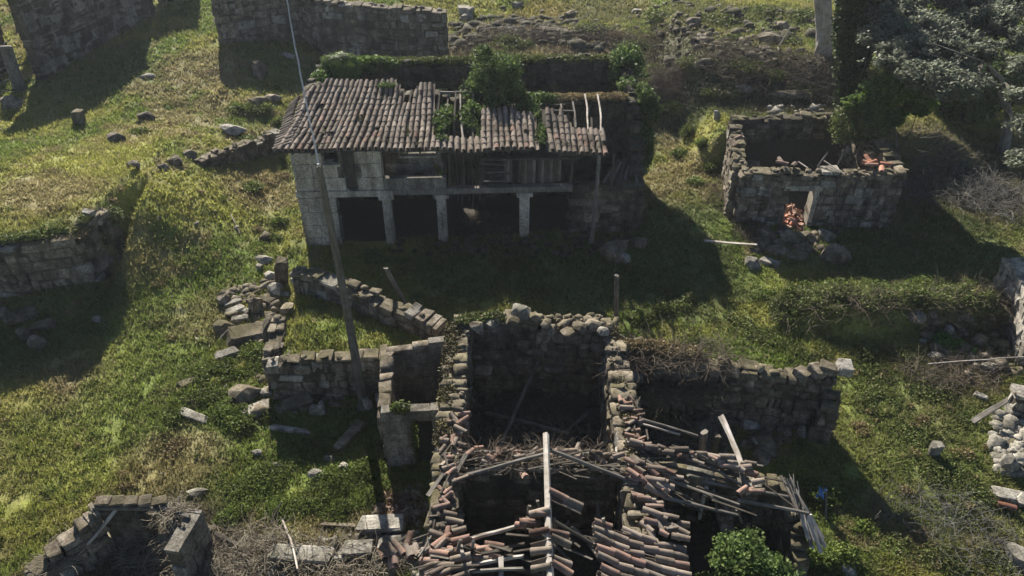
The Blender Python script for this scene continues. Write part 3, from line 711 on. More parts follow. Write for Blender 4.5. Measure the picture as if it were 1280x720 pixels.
foliage('roof_moss', [(*(rq(s_, a_) + Vector((0, 0, .08))), rx_, ry_, .05) for (s_, a_, rx_, ry_) in ((1.5, .06, .5, .2), (1.2, .3, .25, .4), (3.6, .12, .5, .15), (2.6, .5, .15, .5), (4.9, .3, .15, .6), (5.3, .08, .5, .15), (.3, .5, .2, .7), (9.2, .1, .4, .2), (11.6, .15, .3, .3), (3.2, .8, .3, .2), (12.6, .05, .5, .15))], 2600, .045, 'mossy', label='moss cushions in the hollows of the long tiled roof', cat='moss', seed=11, gap=.3)['kind'] = 'stuff'

# ================================================================== SMALL RUIN on the right
def SB(u, v, z): p = Z(u, v, z); return p
f0 = Z(926, 213, 2.85); f1 = Z(1131, 213, 2.85)
b0 = Z(914, 143, 2.95); b1 = Z(1075, 138, 2.95)
rs = thing('roofless_hut', (f0.x, f0.y, 0), 'small roofless stone outbuilding with one doorway full of orange tile rubble', 'ruin')
ps = Pieces('stone')
fl = (Vector(f1[:2]) - Vector(f0[:2])).length
dx0 = (990 - 926) / 205 * fl; dx1 = (1022 - 926) / 205 * fl
wall(ps, rs, [(f0.x, f0.y, 2.8), (f1.x, f1.y, 2.85)], .62, (.24, .52), (.25, 1.05), 'stone', openings=[(dx0, dx1, -.5, 1.95)], rag=.08, seed=21)
wall(ps, rs, [(f0.x + .1, f0.y + .4, 2.8), (b0.x + .2, b0.y - .3, 2.6)], .6, (.28, .42), (.35, .8), 'stone', rag=.2, seed=22)
wall(ps, rs, [(b0.x, b0.y, 2.7), (b1.x + 1.2, b1.y, 2.95)], .6, (.28, .42), (.4, .9), 'dark', rag=.1, seed=23)
wall(ps, rs, [(f1.x - .2, f1.y + .4, 2.9), (f1.x - .5, b1.y - .3, 3.5)], .6, (.28, .42), (.35, .8), 'stone', rag=.2, seed=24)
ps.flush(rs)
mid = (f0 + (f1 - f0) * (dx0 / fl)); mi2 = f0 + (f1 - f0) * (dx1 / fl)
boxm('door_lintel', mid.x - .25, mi2.x + .3, f0.y - .34, f0.y + .3, 1.95, 2.2, 'ashlar', rs, .03, .02)
boxm('door_jamb', mi2.x + .002, mi2.x + .2, f0.y - .33, f0.y + .32, .1, 1.948, 'ashlar', rs, .02, .01)
beam('broken_rafter', Z(1022, 208, 2.9), Z(1035, 190, 3.5), .1, mat='wood', parent=rs); beam('broken_rafter', Z(1047, 205, 2.9), Z(1054, 188, 3.6), .1, mat='wood', parent=rs)
beam('broken_lath', Z(1030, 201, 3.05), Z(1056, 218, 3.0), .06, mat='wood_pale', parent=rs); beam('broken_lath', Z(998, 202, 3.0), Z(1010, 210, 3.0), .06, mat='wood_pale', parent=rs)
for i, (u, v, k) in enumerate(((978, 205, 'tile'), (985, 206, 'tile_red'), (994, 205, 'tile'), (1078, 202, 'tile_orange'), (1084, 206, 'tile_orange'), (1088, 203, 'tile_orange'), (1097, 207, 'tile_orange'), (1102, 209, 'tile_orange'), (1100, 205, 'tile_orange'), (917, 175, 'tile_red'), (920, 183, 'tile_red'), (924, 190, 'tile'))):
    p = Z(u, v, 2.95); add('roof_tile', TILE[k][i % 3], None, rs, mtx=Matrix.LocRotScale(p, Euler((.1 * (i % 3), .2 * (i % 4), i * 1.3)), Vector((1.1, 1.1, 1.1))))
def rubble_tiles(name, c, rx, ry, n, mat, label, seed, zz=None, hgtk=.4, size=(.1, .22)):
    r = random.Random(seed); it = []
    for i in range(n):
        a = r.uniform(0, 6.28); q = r.random() ** .6; x = c[0] + rx * q * math.cos(a); y = c[1] + ry * q * math.sin(a)
        z = (hz(x, y) if zz is None else zz) + hgtk * (1 - q) * r.random() + .03
        s = r.uniform(*size) / .2
        it.append((TILE[mat][r.randrange(3)], Matrix.LocRotScale(Vector((x, y, z)), Euler((r.uniform(-.8, .8), r.uniform(-3, 3), r.uniform(0, 6.3))), Vector((s, s * .6, s)))))
    me = join_mats(name, it); o = add(name, me, None, None); 
    cc = Vector((c[0], c[1], 0)); o.data.transform(Matrix.Translation(-cc)); o.location = cc; tag(o, label, 'rubble', kind='stuff'); return o
pd = (mid + mi2) / 2
rubble_tiles('tile_rubble', (pd.x, pd.y + .5), .6, 1.3, 130, 'tile_orange', 'heap of orange broken tiles spilling through the doorway of the small ruin', 4, hgtk=.5)
foliage('shrub', [(f1.x - 1.2, f1.y + 4.2, 3.2, .9, .9, 1.1), (f1.x - .3, f1.y + 3.2, 3.0, .7, .8, .9)], 2600, .09, 'bramble', label='pale scrubby bush on the back corner of the small ruin', cat='shrub', seed=21, gap=.3)
brush('dead_brush', [((f1.x - .4, f1.y + 2.4, 0, 2.7), .8, 1.1)], 260, (.3, .9), .013, 'twig', 'dead tan stems piled on the right wall of the small ruin', seed=5)

# ================================================================== CENTRAL RUIN
cr = thing('ruined_farmhouse', (.8, 21, 0), 'long roofless farmhouse in the foreground with collapsed tile roof and bare beams', 'ruin')
pr = Pieces('stone')
XL, XR, YB, YC = -1.78, 3.38, 21.0, 14.9
wall(pr, cr, [(XL, 20.7, 2.95), (XL - .02, 16, 2.95), (XL - .02, 9.5, 2.95)], .74, (.28, .42), (.3, .7), 'stone', rag=.1, seed=31)
wall(pr, cr, [(XL - .2, YB, 2.85), (-.6, YB + .05, 3.0), (.2, YB + .1, 3.25), (.7, YB + .1, 3.2), (1.0, YB, 3.0), (1.7, YB, 2.8), (2.5, YB, 3.05), (3.6, YB - .1, 2.9)], .7, (.28, .42), (.35, .8), 'stone', rag=.12, seed=32)
wall(pr, cr, [(3.45, 20.6, 2.85), (XR, 17.4, 2.95), (XR - .05, 9.5, 2.9)], .72, (.28, .42), (.3, .7), 'stone', rag=.1, seed=33)
wall(pr, cr, [(XL + .4, YC, 2.8), (XR - .4, YC, 2.8)], .5, (.3, .42), (.4, .8), 'dark', rag=.06, seed=34, loose=False)
wall(pr, cr, [(XL + .4, 9.6, 2.8), (XR - .4, 9.6, 2.8)], .5, (.3, .42), (.4, .8), 'dark', rag=.06, seed=35, loose=False)
# left annex of thin dressed walls
a0 = Z(483, 439, 2.3); a1 = Z(560, 421, 2.6)
wall(pr, cr, [(a0.x, a0.y, 2.3), (a1.x, a1.y, 2.6)], .3, (.5, .65), (.8, 1.3), 'plaster', rag=.02, loose=False, seed=36, corew=.9)
c0 = Z(480, 512, 2.35); c1 = Z(556, 507, 2.4)
wall(pr, cr, [(a0.x, a0.y - .15, 2.35), (c0.x, c0.y + .1, 2.3)], .42, (.35, .5), (.4, .7), 'stone', rag=.1, loose=False, seed=37)
wall(pr, cr, [(c0.x - .1, c0.y, 2.35), (c1.x, c1.y, 2.4)], .34, (.5, .65), (.6, 1.0), 'plaster', rag=.02, loose=False, seed=38, corew=.9, openings=[(.95, 1.55, -.5, 1.9)])
# right wing: long back wall, ends in a squared corner
w0 = Z(786, 427, 2.8); w1 = Z(880, 449, 2.45); w2 = Z(985, 470, 2.1); w3 = Z(1000, 455, 2.3); w4 = Z(1046, 458, 2.6)
wall(pr, cr, [(w0.x, w0.y, 2.75), (w1.x, w1.y, 2.4), (w2.x, w1.y - .45, 2.15), (w3.x, w1.y - .5, 2.3), (w4.x, w1.y - .55, 2.55)], .62, (.3, .45), (.35, .85), 'stone', rag=.14, seed=39)
wall(pr, cr, [(w4.x - .1, w1.y - .85, 2.1), (w4.x - .3, w1.y - 1.5, 1.2)], .6, (.3, .45), (.35, .7), 'stone', rag=.15, seed=40)
# annex front right
e0 = Z(985, 603, 1.9); e1 = Z(1012, 690, 1.6)
wall(pr, cr, [(3.8, e0.y + .5, 2.0), (e0.x, e0.y, 1.9)], .45, (.3, .42), (.4, .8), 'stone', rag=.1, seed=41)
wall(pr, cr, [(e0.x, e0.y - .2, 1.75), (e1.x, e1.y, 1.1)], .4, (.3, .42), (.35, .7), 'stone', rag=.1, seed=42)
wall(pr, cr, [(6.1, e0.y - .2, 1.2), (6.1, e1.y + .6, .8)], .4, (.3, .42), (.35, .7), 'dark', rag=.1, seed=43)
pr.flush(cr)
for i, (u, v, s) in enumerate(((1050, 452, .42), (1022, 460, .5), (1006, 460, .45), (1038, 465, .5))):
    p = Z(u, v, 2.55); add('coping_stone', BLK['pale' if i == 0 else 'stone'][i], None, cr, mtx=Matrix.LocRotScale(Vector((p.x, w1.y - .52, (2.56, 2.42, 2.3, 2.5)[i])), Euler((.05, .1, .4 * i)), Vector((s, .5, (.36, .3, .26, .32)[i]))))
# timbers --------------------------------------------------------
ridge = beam('ridge_beam', Z(682, 543, 4.0), (.84, 9.4, 4.0), .17, .17, 'wood_pale', cr, taper=1.0, bend=.003)
beam('tie_beam', (XL + .3, YC + .28, 2.98), (XR - .2, YC + .22, 2.96), .16, mat='wood', parent=cr, bend=.008)
beam('wall_plate', (XL + .3, YC - .25, 2.9), (XR - .3, YC - .3, 2.92), .1, mat='wood', parent=cr, bend=.004)
beam('rafter', Z(570, 598, 2.95), Z(679, 568, 3.75), .13, mat='wood', parent=cr); beam('rafter', Z(566, 681, 2.95), Z(655, 655, 3.6), .13, mat='wood_pale', parent=cr)
beam('rafter', Z(684, 561, 3.85), Z(785, 600, 3.0), .12, mat='wood', parent=cr); beam('rafter', Z(694, 652, 3.9), Z(757, 690, 3.3), .11, mat='wood_dark', parent=cr)
beam('rafter', Z(525, 718, 3.0), Z(655, 711, 3.9), .12, mat='wood', parent=cr); beam('rafter', Z(590, 706, 3.1), Z(655, 695, 3.8), .12, mat='wood_pale', parent=cr)
beam('batten', Z(626, 697, 3.65), Z(626, 735, 3.6), .12, .05, 'wood_pale', cr, square=True)
beam('fallen_board', Z(556, 618, 3.0), Z(583, 567, 3.25), .16, .05, 'wood', cr, square=True); beam('fallen_board', Z(550, 645, 3.0), Z(566, 640, 3.1), .12, .05, 'wood', cr, square=True)
beam('fallen_board', Z(549, 665, 3.05), Z(568, 655, 3.1), .1, .04, 'wood_dark', cr, square=True); beam('fallen_board', Z(535, 620, 3.05), Z(556, 590, 3.1), .12, .05, 'wood', cr, square=True)
for (u0, v0, u1, v1) in ((693, 648, 695, 662), (754, 648, 758, 662), (662, 632, 660, 645), (672, 626, 676, 642), (576, 675, 571, 690), (578, 692, 577, 676), (592, 676, 590, 690)):
    beam('batten_stub', Z(u0, v0, 3.7), Z(u1, v1, 3.2), .08, .06, 'wood', cr, square=True, seg=2)
# laths and splintered battens tangled between the tiles
rl = random.Random(77)
def laths(p0, p1, n, spread, L, zj, mats=('wood_dark', 'wood', 'wood_dark', 'wood_dark')):
    d = (p1 - p0); a0 = math.atan2(d.y, d.x)
    for i in range(n):
        q = p0 + d * rl.random() + Vector((rl.gauss(0, spread), rl.gauss(0, spread), rl.uniform(0, zj))); l = rl.uniform(*L); a = a0 + rl.gauss(0, .3)
        e = q + Vector((math.cos(a) * l, math.sin(a) * l, d.z / max(.1, d.length) * l + rl.gauss(0, .08)))
        beam('lath', q, e, rl.uniform(.035, .07), rl.uniform(.02, .05), rl.choice(mats), cr, square=True, seg=2)
laths(Z(780, 560, 3.1), Z(930, 598, 2.55), 13, .22, (.5, 1.8), .25)
laths(Z(790, 600, 2.95), Z(900, 632, 2.5), 12, .22, (.5, 1.6), .15)
laths(Z(575, 588, 3.05), Z(780, 584, 3.05), 15, .16, (.4, 1.5), .2)
laths(Z(560, 560, 3.05), Z(548, 690, 3.05), 14, .18, (.3, .8), .15)
laths(Z(790, 480, 3.0), Z(812, 660, 3.0), 14, .15, (.2, .6), .1)
laths(Z(530, 700, 3.1), Z(640, 690, 3.5), 12, .25, (.4, 1.2), .2)
laths(Z(690, 660, 3.6), Z(760, 690, 3.2), 9, .2, (.4, 1.2), .1)
laths(Z(480, 705, 2.4), Z(520, 690, 2.8), 10, .25, (.3, .9), .2)
# wing roof timbers
for (u0, v0, z0, u1, v1, z1, w_, m_) in (
    (775, 516, 2.95, 872, 545, 2.6, .11, 'wood'), (786, 526, 2.9, 850, 543, 2.6, .08, 'wood_pale'),
    (902, 521, 2.8, 927, 580, 2.7, .2, 'wood_pale'), (926, 592, 2.6, 937, 622, 2.5, .14, 'wood'),
    (800, 588, 2.95, 924, 631, 2.45, .11, 'wood'), (828, 622, 2.85, 922, 644, 2.4, .11, 'wood'),
    (876, 602, 2.55, 985, 621, 2.2, .11, 'wood'), (922, 625, 2.4, 1012, 642, 2.1, .12, 'wood'),
    (883, 610, 2.5, 874, 648, 1.6, .13, 'wood_pale'), (892, 612, 2.5, 897, 642, 1.7, .07, 'wood'),
    (921, 637, 2.45, 928, 655, 1.8, .09, 'wood'), (812, 612, 2.95, 838, 650, 2.5, .1, 'wood'),
    (838, 657, 2.7, 852, 676, 2.6, .2, 'wood_pale'), (850, 603, 2.7, 780, 560, 3.0, .1, 'wood_dark'),
    (786, 560, 3.05, 935, 598, 2.5, .12, 'wood_dark'), (790, 572, 3.05, 930, 606, 2.45, .1, 'wood_dark'),
    (880, 540, 2.3, 876, 575, 1.2, .25, 'wood'), (898, 545, 2.3, 890, 575, 1.4, .2, 'wood_dark'),
    (976, 595, 2.2, 998, 640, 2.0, .1, 'wood'), (988, 597, 2.2, 1006, 636, 2.0, .07, 'wood')):
    beam('rafter', Z(u0, v0, z0), Z(u1, v1, z1), w_, mat=m_, parent=cr, bend=.012)
r_ = random.Random(12)
for i in range(9):
    u0 = 994 + i * 2.2 + r_.uniform(-2, 2); v0 = 618 + i * 3 + r_.uniform(-4, 4); z = 2.05 - .05 * i
    beam('plank', Z(u0, v0, z), Z(u0 + 18 + r_.uniform(-5, 8), v0 + 48 + r_.uniform(-8, 10), z - .45), .14, .04, 'wood_pale' if i % 3 else 'wood', cr, square=True, seg=3)
for i in range(14):
    beam('branch', Z(985 + r_.uniform(-5, 12), 596 + r_.uniform(-4, 10), 2.2), Z(1000 + r_.uniform(-10, 15), 640 + r_.uniform(-15, 15), 1.9), .035, mat='twig_grey', parent=cr, sides=4, bend=.05, seg=3)
# roof tiles still laid, both sides of the ridge -------------------
ct_ = Pieces('roof_tile'); chn = []
def q_right(s, a):                                        # s along -y, a=0 eave .. 1 ridge
    e = Vector((4.35, 12.35 - s, 2.75)); c = Vector((.95, 12.9 - s, 3.98)); p = e + (c - e) * a
    p.z += -.16 * math.sin(math.pi * a) + .12 * (float(fbm(s * 1.1, a * 2, 6, 2)) - .5); p.y += .12 * (float(vn(a * 3, s, 2)) - .5); return p
def mk_right(s, a):
    if s < .2: return a > .8
    rg = .12 * float(vn(s * 9, 1, 1))
    return a < .6 + rg or (a > .9 and vn(s * 7, 4, 2) > .5)
roof_field(q_right, mk_right, 0, 2.9, .262, 3.6, ct_, cr, chn, 15, 3.2, ('tile',) * 5 + ('tile_red',))
def q_left(s, a):
    e = Vector((-2.2, 12.4 - s, 2.95)); c = Vector((.75, 12.9 - s, 3.98)); p = e + (c - e) * a
    p.z += .1 * (float(fbm(s * 1.1, a * 2, 9, 2)) - .5); p.y += .15 * (float(vn(a * 3, s, 7)) - .5); return p
def mk_left(s, a):
    if a > .9 and s > .05 and vn(s * 8, 2, 6) > .5: return True
    return (a < .42 and .3 < s < 1.0 and a < .25 + .35 * float(vn(s * 8, 3, 2))) or (s > 1.0 and a < .42)
roof_field(q_left, mk_left, 0, 2.9, .262, 3.1, ct_, cr, chn, 16, 3.4, ('tile',) * 3 + ('tile_red',) * 2)
# fallen tiles lying on wall heads and across the wing's rafters
r_ = random.Random(33)
def scatter_tiles(p0, p1, n, width, along, mats, lift=.12, spread=.35, k=1.0):
    d = (p1 - p0); a0 = math.atan2(d.y, d.x)
    for i in range(n):
        t = (i + r_.random()) / n; q = p0 + d * t; s = Vector((-d.y, d.x, 0)).normalized() * r_.uniform(-width, width)
        q = q + s + Vector((0, 0, lift * r_.random()))
        an = (a0 - math.pi / 2 if along else a0) + r_.gauss(0, spread)
        sc = r_.uniform(.75, 1.1) * k
        ct_.put(r_.choice(TILE[r_.choice(mats)]), Matrix.LocRotScale(q, Euler((r_.gauss(0, .15), r_.gauss(0, .5), an)), Vector((sc, sc * r_.uniform(.6, 1.05), sc))), cr)
TM = ('tile', 'tile', 'tile_red', 'tile')
scatter_tiles(Vector((XL, 16.8, 3.02)), Vector((XL, 13.0, 3.02)), 36, .26, False, TM, .14, .8, .85)
scatter_tiles(Vector((XL - .1, 13.0, 3.02)), Vector((XL, 11.0, 3.02)), 26, .35, False, TM, .2, .6)
scatter_tiles(Vector((XR, 17.4, 2.98)), Vector((XR, 15.2, 2.98)), 24, .24, False, ('tile_red', 'tile', 'tile'), .14, .9, .75)
scatter_tiles(Vector((XL + .5, YC + .1, 2.98)), Vector((XR - .5, YC + .1, 2.98)), 30, .25, True, TM, .15, .8, .9)
scatter_tiles(Z(785, 556, 3.05), Z(935, 590, 2.65), 44, .14, True, ('tile_red', 'tile', 'tile', 'tile'), .2, .24, 1.0)
scatter_tiles(Z(780, 575, 3.05), Z(835, 600, 2.95), 22, .2, True, TM, .2, .3)
scatter_tiles(Z(780, 592, 3.05), Z(825, 612, 2.95), 18, .16, True, TM, .15, .25)
scatter_tiles(Z(785, 628, 3.0), Z(815, 634, 2.95), 8, .25, True, ('tile_red', 'tile'), .12, .2)
scatter_tiles(Z(800, 645, 3.0), Z(845, 668, 2.9), 14, .3, True, TM, .15, .35)
scatter_tiles(Z(920, 618, 2.55), Z(942, 612, 2.6), 5, .2, True, ('tile_red', 'tile'), .25, .4)
scatter_tiles(Z(640, 655, 3.75), Z(672, 648, 3.95), 7, .14, True, ('tile_red', 'tile'), .15, .35)
scatter_tiles(Z(480, 712, 2.7), Z(520, 690, 2.9), 13, .3, False, ('tile_red', 'tile'), .2, .4, 1.15)
scatter_tiles(Z(530, 690, 3.0), Z(610, 692, 3.15), 16, .22, True, ('tile_red', 'tile', 'tile_red'), .2, .25)
ct_.put(TILE['tile_red'][0], Matrix.LocRotScale(Z(658, 598, 3.1), Euler((-.5, .1, .25)), Vector((1, 1, 1))), cr)
def head_rubble(p0, p1, n, width, size, kinds=('stone', 'pale', 'dark')):
    it = []
    for i in range(n):
        q = p0 + (p1 - p0) * r_.random(); s = Vector((-(p1 - p0).y, (p1 - p0).x, 0)).normalized() * r_.uniform(-width, width); k = r_.uniform(*size)
        it.append((r_.choice(ROCK[r_.choice(kinds)]), Matrix.LocRotScale(q + s + Vector((0, 0, k * .2)), Euler((r_.uniform(-.5, .5), r_.uniform(-.5, .5), r_.uniform(0, 6))), Vector((k * 1.3, k, k * .7)))))
    o = add('head_rubble', join_mats('head_rubble', it, M['stone']), None, cr); o.location = -WO[cr.name]; o['kind'] = 'stuff'
head_rubble(Vector((XL, 20.8, 2.97)), Vector((XL, 11.5, 2.97)), 90, .33, (.05, .15), ('stone', 'dark'))
head_rubble(Vector((XR, 20.6, 2.95)), Vector((XR, 11.5, 2.95)), 80, .3, (.05, .15), ('stone', 'dark'))
head_rubble(Vector((XL + .3, YC, 2.85)), Vector((XR - .3, YC, 2.85)), 90, .22, (.05, .18))
head_rubble(Vector((XL, YB, 3.0)), Vector((3.5, YB, 3.0)), 80, .3, (.08, .3))
for i, (u, v, s_) in enumerate(((650, 383, .62), (640, 395, .5), (669, 391, .45), (683, 398, .42), (616, 398, .55), (598, 402, .45), (724, 404, .55), (740, 400, .5), (752, 408, .4), (710, 410, .4), (690, 405, .35))):
    p = Z(u, v + 6, 3.3 if i < 4 else 3.1); add('coping_stone', ROCK['pale' if i % 4 == 0 else 'stone'][i % 10], None, cr, mtx=Matrix.LocRotScale(p, Euler((.2 * (i % 3), .1, i * 1.1)), Vector((s_ * 1.25, s_, s_ * .8))))
for (a_, b_, w_) in (((-.9, 19.5, .15), (1.9, 18.2, .5), .16), ((.2, 16.6, .15), (2.6, 19.3, .35), .14), ((-.8, 16.4, .2), (.9, 20.5, 1.6), .13), ((-.9, 13.6, .2), (2.2, 12.4, .6), .15), ((.2, 11.5, .3), (1.6, 14.2, 1.2), .13), ((2.6, 11.6, .2), (2.4, 14.3, 1.9), .12)):
    beam('fallen_beam', a_, b_, w_, mat='wood', parent=cr, bend=.02)
ct_.flush(cr, 300)
cc = add('channel_tile', join_mats('channel_tiles', chn), None, cr); cc.location = -WO[cr.name]; cc['kind'] = 'stuff'
# moss, weeds and dead stems on the ruin
def strip(name, pts, w, n, size, mat, label, cat, seed, h=.1):
    L = []
    for a, b in zip(pts[:-1], pts[1:]):
        k = max(1, int((Vector(b) - Vector(a)).length / .5))
        for i in range(k + 1): q = Vector(a) + (Vector(b) - Vector(a)) * i / k; L.append((q.x, q.y, q.z, .42, w, h) if abs(b[0] - a[0]) > abs(b[1] - a[1]) else (q.x, q.y, q.z, w, .42, h))
    o = foliage(name, L, n, size, mat, label=label, cat=cat, seed=seed, gap=.45); o['kind'] = 'stuff'; return o
strip('moss', [(XL - .2, 20.6, 2.98), (XL - .2, 15.5, 2.98)], .3, 3600, .05, 'mossy', 'brownish moss patches on the left wall top of the farmhouse ruin', 'moss', 31)
strip('moss', [(-1.6, 21.0, 3.12), (.1, 21.0, 3.3)], .3, 1100, .06, 'bramble', 'moss and grass on the back wall of the farmhouse ruin', 'moss', 32)
strip('moss', [(3.5, 20.8, 2.95), (3.45, 15, 3.0)], .32, 3200, .05, 'mossy', 'moss and rubble growth on the right wall top of the farmhouse ruin', 'moss', 33)
strip('dry_grass', [(w0.x, w0.y, 2.85), (w1.x, w1.y, 2.5)], .45, 3600, .06, 'drygrass', 'dry grass and dead stems along the wall running right from the farmhouse', 'grass', 34, .16)
brush('dead_brush', [((w1.x - 1, w1.y, 0, 2.5), 2.2, .5), ((w1.x - .6, w1.y - .6, 0, 1.4), 1.6, .5)], 700, (.4, 1.5), .011, 'twig', 'tangle of dead vines hanging over the wall right of the farmhouse', seed=6)
brush('dead_brush', [((1.2, 17.2), 1.9, 1.8)], 420, (.5, 1.6), .011, 'twig_grey', 'dead branches and brush on the floor of the large roofless room', seed=7, rise=.7)
brush('dead_brush', [((.5, YC + .05, 0, 2.95), 2.2, .3)], 260, (.3, .9), .011, 'twig', 'dry stems lying among tiles on the cross wall', seed=8)
brush('dead_brush', [((5.6, 17.6), 1.6, 1.2)], 380, (.4, 1.3), .012, 'twig_grey', 'grey dead brush on the floor of the right wing', seed=9, rise=.6)
foliage('fern', [(c0.x + .55, c0.y - .05, 2.5, .3, .22, .25), (c0.x + .35, c0.y, 2.4, .2, .2, .15)], 170, .07, 'weed', label='small green fern on top of the low annex wall', cat='fern', seed=41, gap=.05)
foliage('climbing_weed', [(c1.x - 1.0, c1.y - .2, 1.3, .12, .1, 1.1)], 260, .06, 'weed', label='climbing weed hanging in the doorway of the low annex', cat='weed', seed=42, gap=.05)
foliage('tree_shrub', [(5.95, 12.2, 2.1, .95, .9, 1.0), (6.5, 12.0, 1.3, 1.1, .9, 1.0), (5.2, 11.9, 1.3, .95, .8, .8), (4.7, 11.7, .8, .7, .7, .8), (6.8, 11.4, .9, .9, .8, .9), (5.8, 11.0, 1.0, 1.4, .8, .9), (6.2, 12.5, 2.6, .4, .4, .4)], 20000, .07, 'ivy', label='dense green shrub at the bottom edge in front of the ruined right wing', cat='shrub', seed=43, gap=.36, twigs=60)
foliage('weed_clump', [(w0.x + .4, w0.y + .7, .9, .35, .35, .9), (w0.x + .8, w0.y + .6, 1.4, .3, .3, .8)], 500, .07, 'olive', label='pale green weed rising behind the farmhouse back corner', cat='weed', seed=44, gap=.05)
# ================================================================== FIELD WALLS
def freewall(name, label, pts, cat='wall', group=None, **kw):
    t = thing(name, (pts[0][0], pts[0][1], hz(pts[0][0], pts[0][1])), label, cat, group)
    pc = Pieces('stone'); wall(pc, t, pts, **kw); pc.flush(t, 300); return t
def zp(u, v, z): p = Z(u, v, z); return (p.x, p.y, z)
freewall('field_wall', 'broken rubble wall running diagonally from the upright stone down to the leaning post', [zp(366, 330, 2.35), zp(428, 350, 2.2), zp(470, 370, 2.1), zp(510, 388, 2.0), zp(552, 402, 2.1)], thick=.65, course=(.3, .48), ln=(.4, .95), rag=.25, seed=51)
freewall('retaining_wall', 'low dark retaining wall under the raised grass plot left of the farmhouse', [zp(334, 452, 1.6), zp(400, 445, 1.75), zp(484, 440, 1.8)], thick=.5, course=(.3, .45), ln=(.4, .95), kind='stone', rag=.12, seed=52)
freewall('field_wall', 'short broken wall edge of large blocks on the left side of the raised grass plot', [zp(347, 393, 1.7), zp(343, 425, 1.5), zp(335, 450, 1.5)], thick=.55, course=(.4, .6), ln=(.5, .9), rag=.25, seed=53)
p0, p1, p2 = P(245, 208), P(300, 200), P(352, 190)
freewall('field_wall', 'low tumbled wall running left from the tiled house across the grass', [(p0.x, p0.y + .3, p0.z + .4), (p1.x, p1.y + .3, p1.z + .75), (p2.x, p2.y + .5, p2.z + 1.0)], thick=.6, course=(.25, .4), ln=(.35, .8), kind='stone', rag=.3, seed=54)
# left terrace retaining wall
freewall('terrace_wall', 'tall dark retaining wall with a sharp corner holding up the grass terrace at left', [(-25, 25.15, 3.0), (-19.9, 25.75, 3.05), (-17.35, 26.4, 3.0), (-17.05, 27.9, 3.25), (-16.85, 28.7, 2.6)], thick=.55, course=(.32, .5), ln=(.45, 1.1), kind='stone', rag=.2, seed=55)
# long wall at the back, top
freewall('back_wall', 'long tall rubble wall at the top ending in a squared corner behind the house', [zp(262, -4, 4.9), (-14, 53.7, 4.6), zp(400, 0, 4.35), zp(470, 7, 4.1), zp(558, 13, 3.9)], thick=.8, course=(.34, .52), ln=(.45, 1.1), kind='stone', rag=.15, seed=56)
# top left building
b0_ = P(50, 100); b1_ = P(190, 16)
t = thing('stone_building', (b0_.x, b0_.y, b0_.z), 'dark plastered stone building at the top left corner with a pale pier', 'building')
pc = Pieces('stone')
ux = (b1_ - b0_).normalized()
wall(pc, t, [(b0_.x, b0_.y, b0_.z + 5.2), (b1_.x, b1_.y, b0_.z + 5.4)], .7, (.4, .6), (.6, 1.2), 'dark', rag=.05, core='plaster', loose=False, seed=57, corew=.99)
q0 = P(2, 100); wall(pc, t, [(q0.x - 2.5, q0.y + 1.2, q0.z + 4.5), (q0.x + .1, q0.y + 1.4, q0.z + 4.6)], .6, (.35, .5), (.5, 1.0), 'dark', rag=.1, loose=False, seed=58)
q1 = b1_ + Vector((-.4, .8, 0)); wall(pc, t, [(q1.x, q1.y, q1.z + 4.6), (q1.x - 7, q1.y + 1, q1.z + 4.6)], .6, (.35, .5), (.5, 1.0), 'dark', rag=.1, loose=False, seed=59)
pc.flush(t, 260)
pb = P(46, 66); boxm('pier', pb.x - .45, pb.x + .35, pb.y - .3, pb.y + .3, pb.z - .2, pb.z + 4.6, 'ashlar', t, .05, .03)
pb = P(26, 112); sl_ = tag(boxm('leaning_slab', pb.x - .3, pb.x + .3, pb.y - .15, pb.y + .15, pb.z - .2, pb.z + 2.6, 'plaster', None, .05, .03), 'tall grey stone slab standing below the pier in the top left corner', 'slab'); sl_.rotation_euler = (0, .05, .2)
for i, lab in enumerate(('lowest dark timber of the heap at the left edge below the slab', 'grey timber second from the bottom of the heap at the left edge', 'dark timber sloping across the middle of the heap at the left edge', 'highest grey timber of the heap leaning toward the slab at the left edge')):
    p = P(6 + i * 5, 118 - i * 8); tag(beam('fallen_timber', (p.x - 1.3, p.y - .3, p.z + .15), (p.x + .8, p.y + .5 * (i % 3), p.z + .3 + .3 * i), .1, mat='wood_dark' if i % 2 == 0 else 'wood'), lab, 'timber')
# cross wall far at the top
q = P(185, 14); q2 = P(238, 2); freewall('back_wall', 'short dark wall at the very top between building and long wall', [(q.x + .3, q.y + 1.5, q.z + 3.6), (q2.x, q2.y + 2, q2.z + 3.6)], thick=.7, course=(.4, .6), ln=(.5, 1.1), kind='dark', rag=.2, seed=60)
# right edge ruin pieces
g0 = P(1284, 452); g1 = P(1266, 400)
freewall('ruined_wall', 'pale broken wall at the right edge above the rubble pile', [(g1.x + .6, g1.y + 2.2, g1.z + 1.5), (g1.x + .15, g1.y - .2, g1.z + 1.6), (g0.x - .1, g0.y - .3, g0.z + 1.2)], thick=.8, course=(.35, .6), ln=(.5, 1.0), kind='pale', core='plaster', rag=.3, seed=61)
g2 = P(1270, 530)
freewall('ruined_wall', 'low corner of broken wall at the right edge beside a grey plank', [(g2.x - .1, g2.y + .6, g2.z + 1.0), (g2.x + 2.5, g2.y + .2, g2.z + 1.2)], thick=.6, course=(.35, .5), ln=(.5, .9), kind='pale', rag=.2, seed=62)

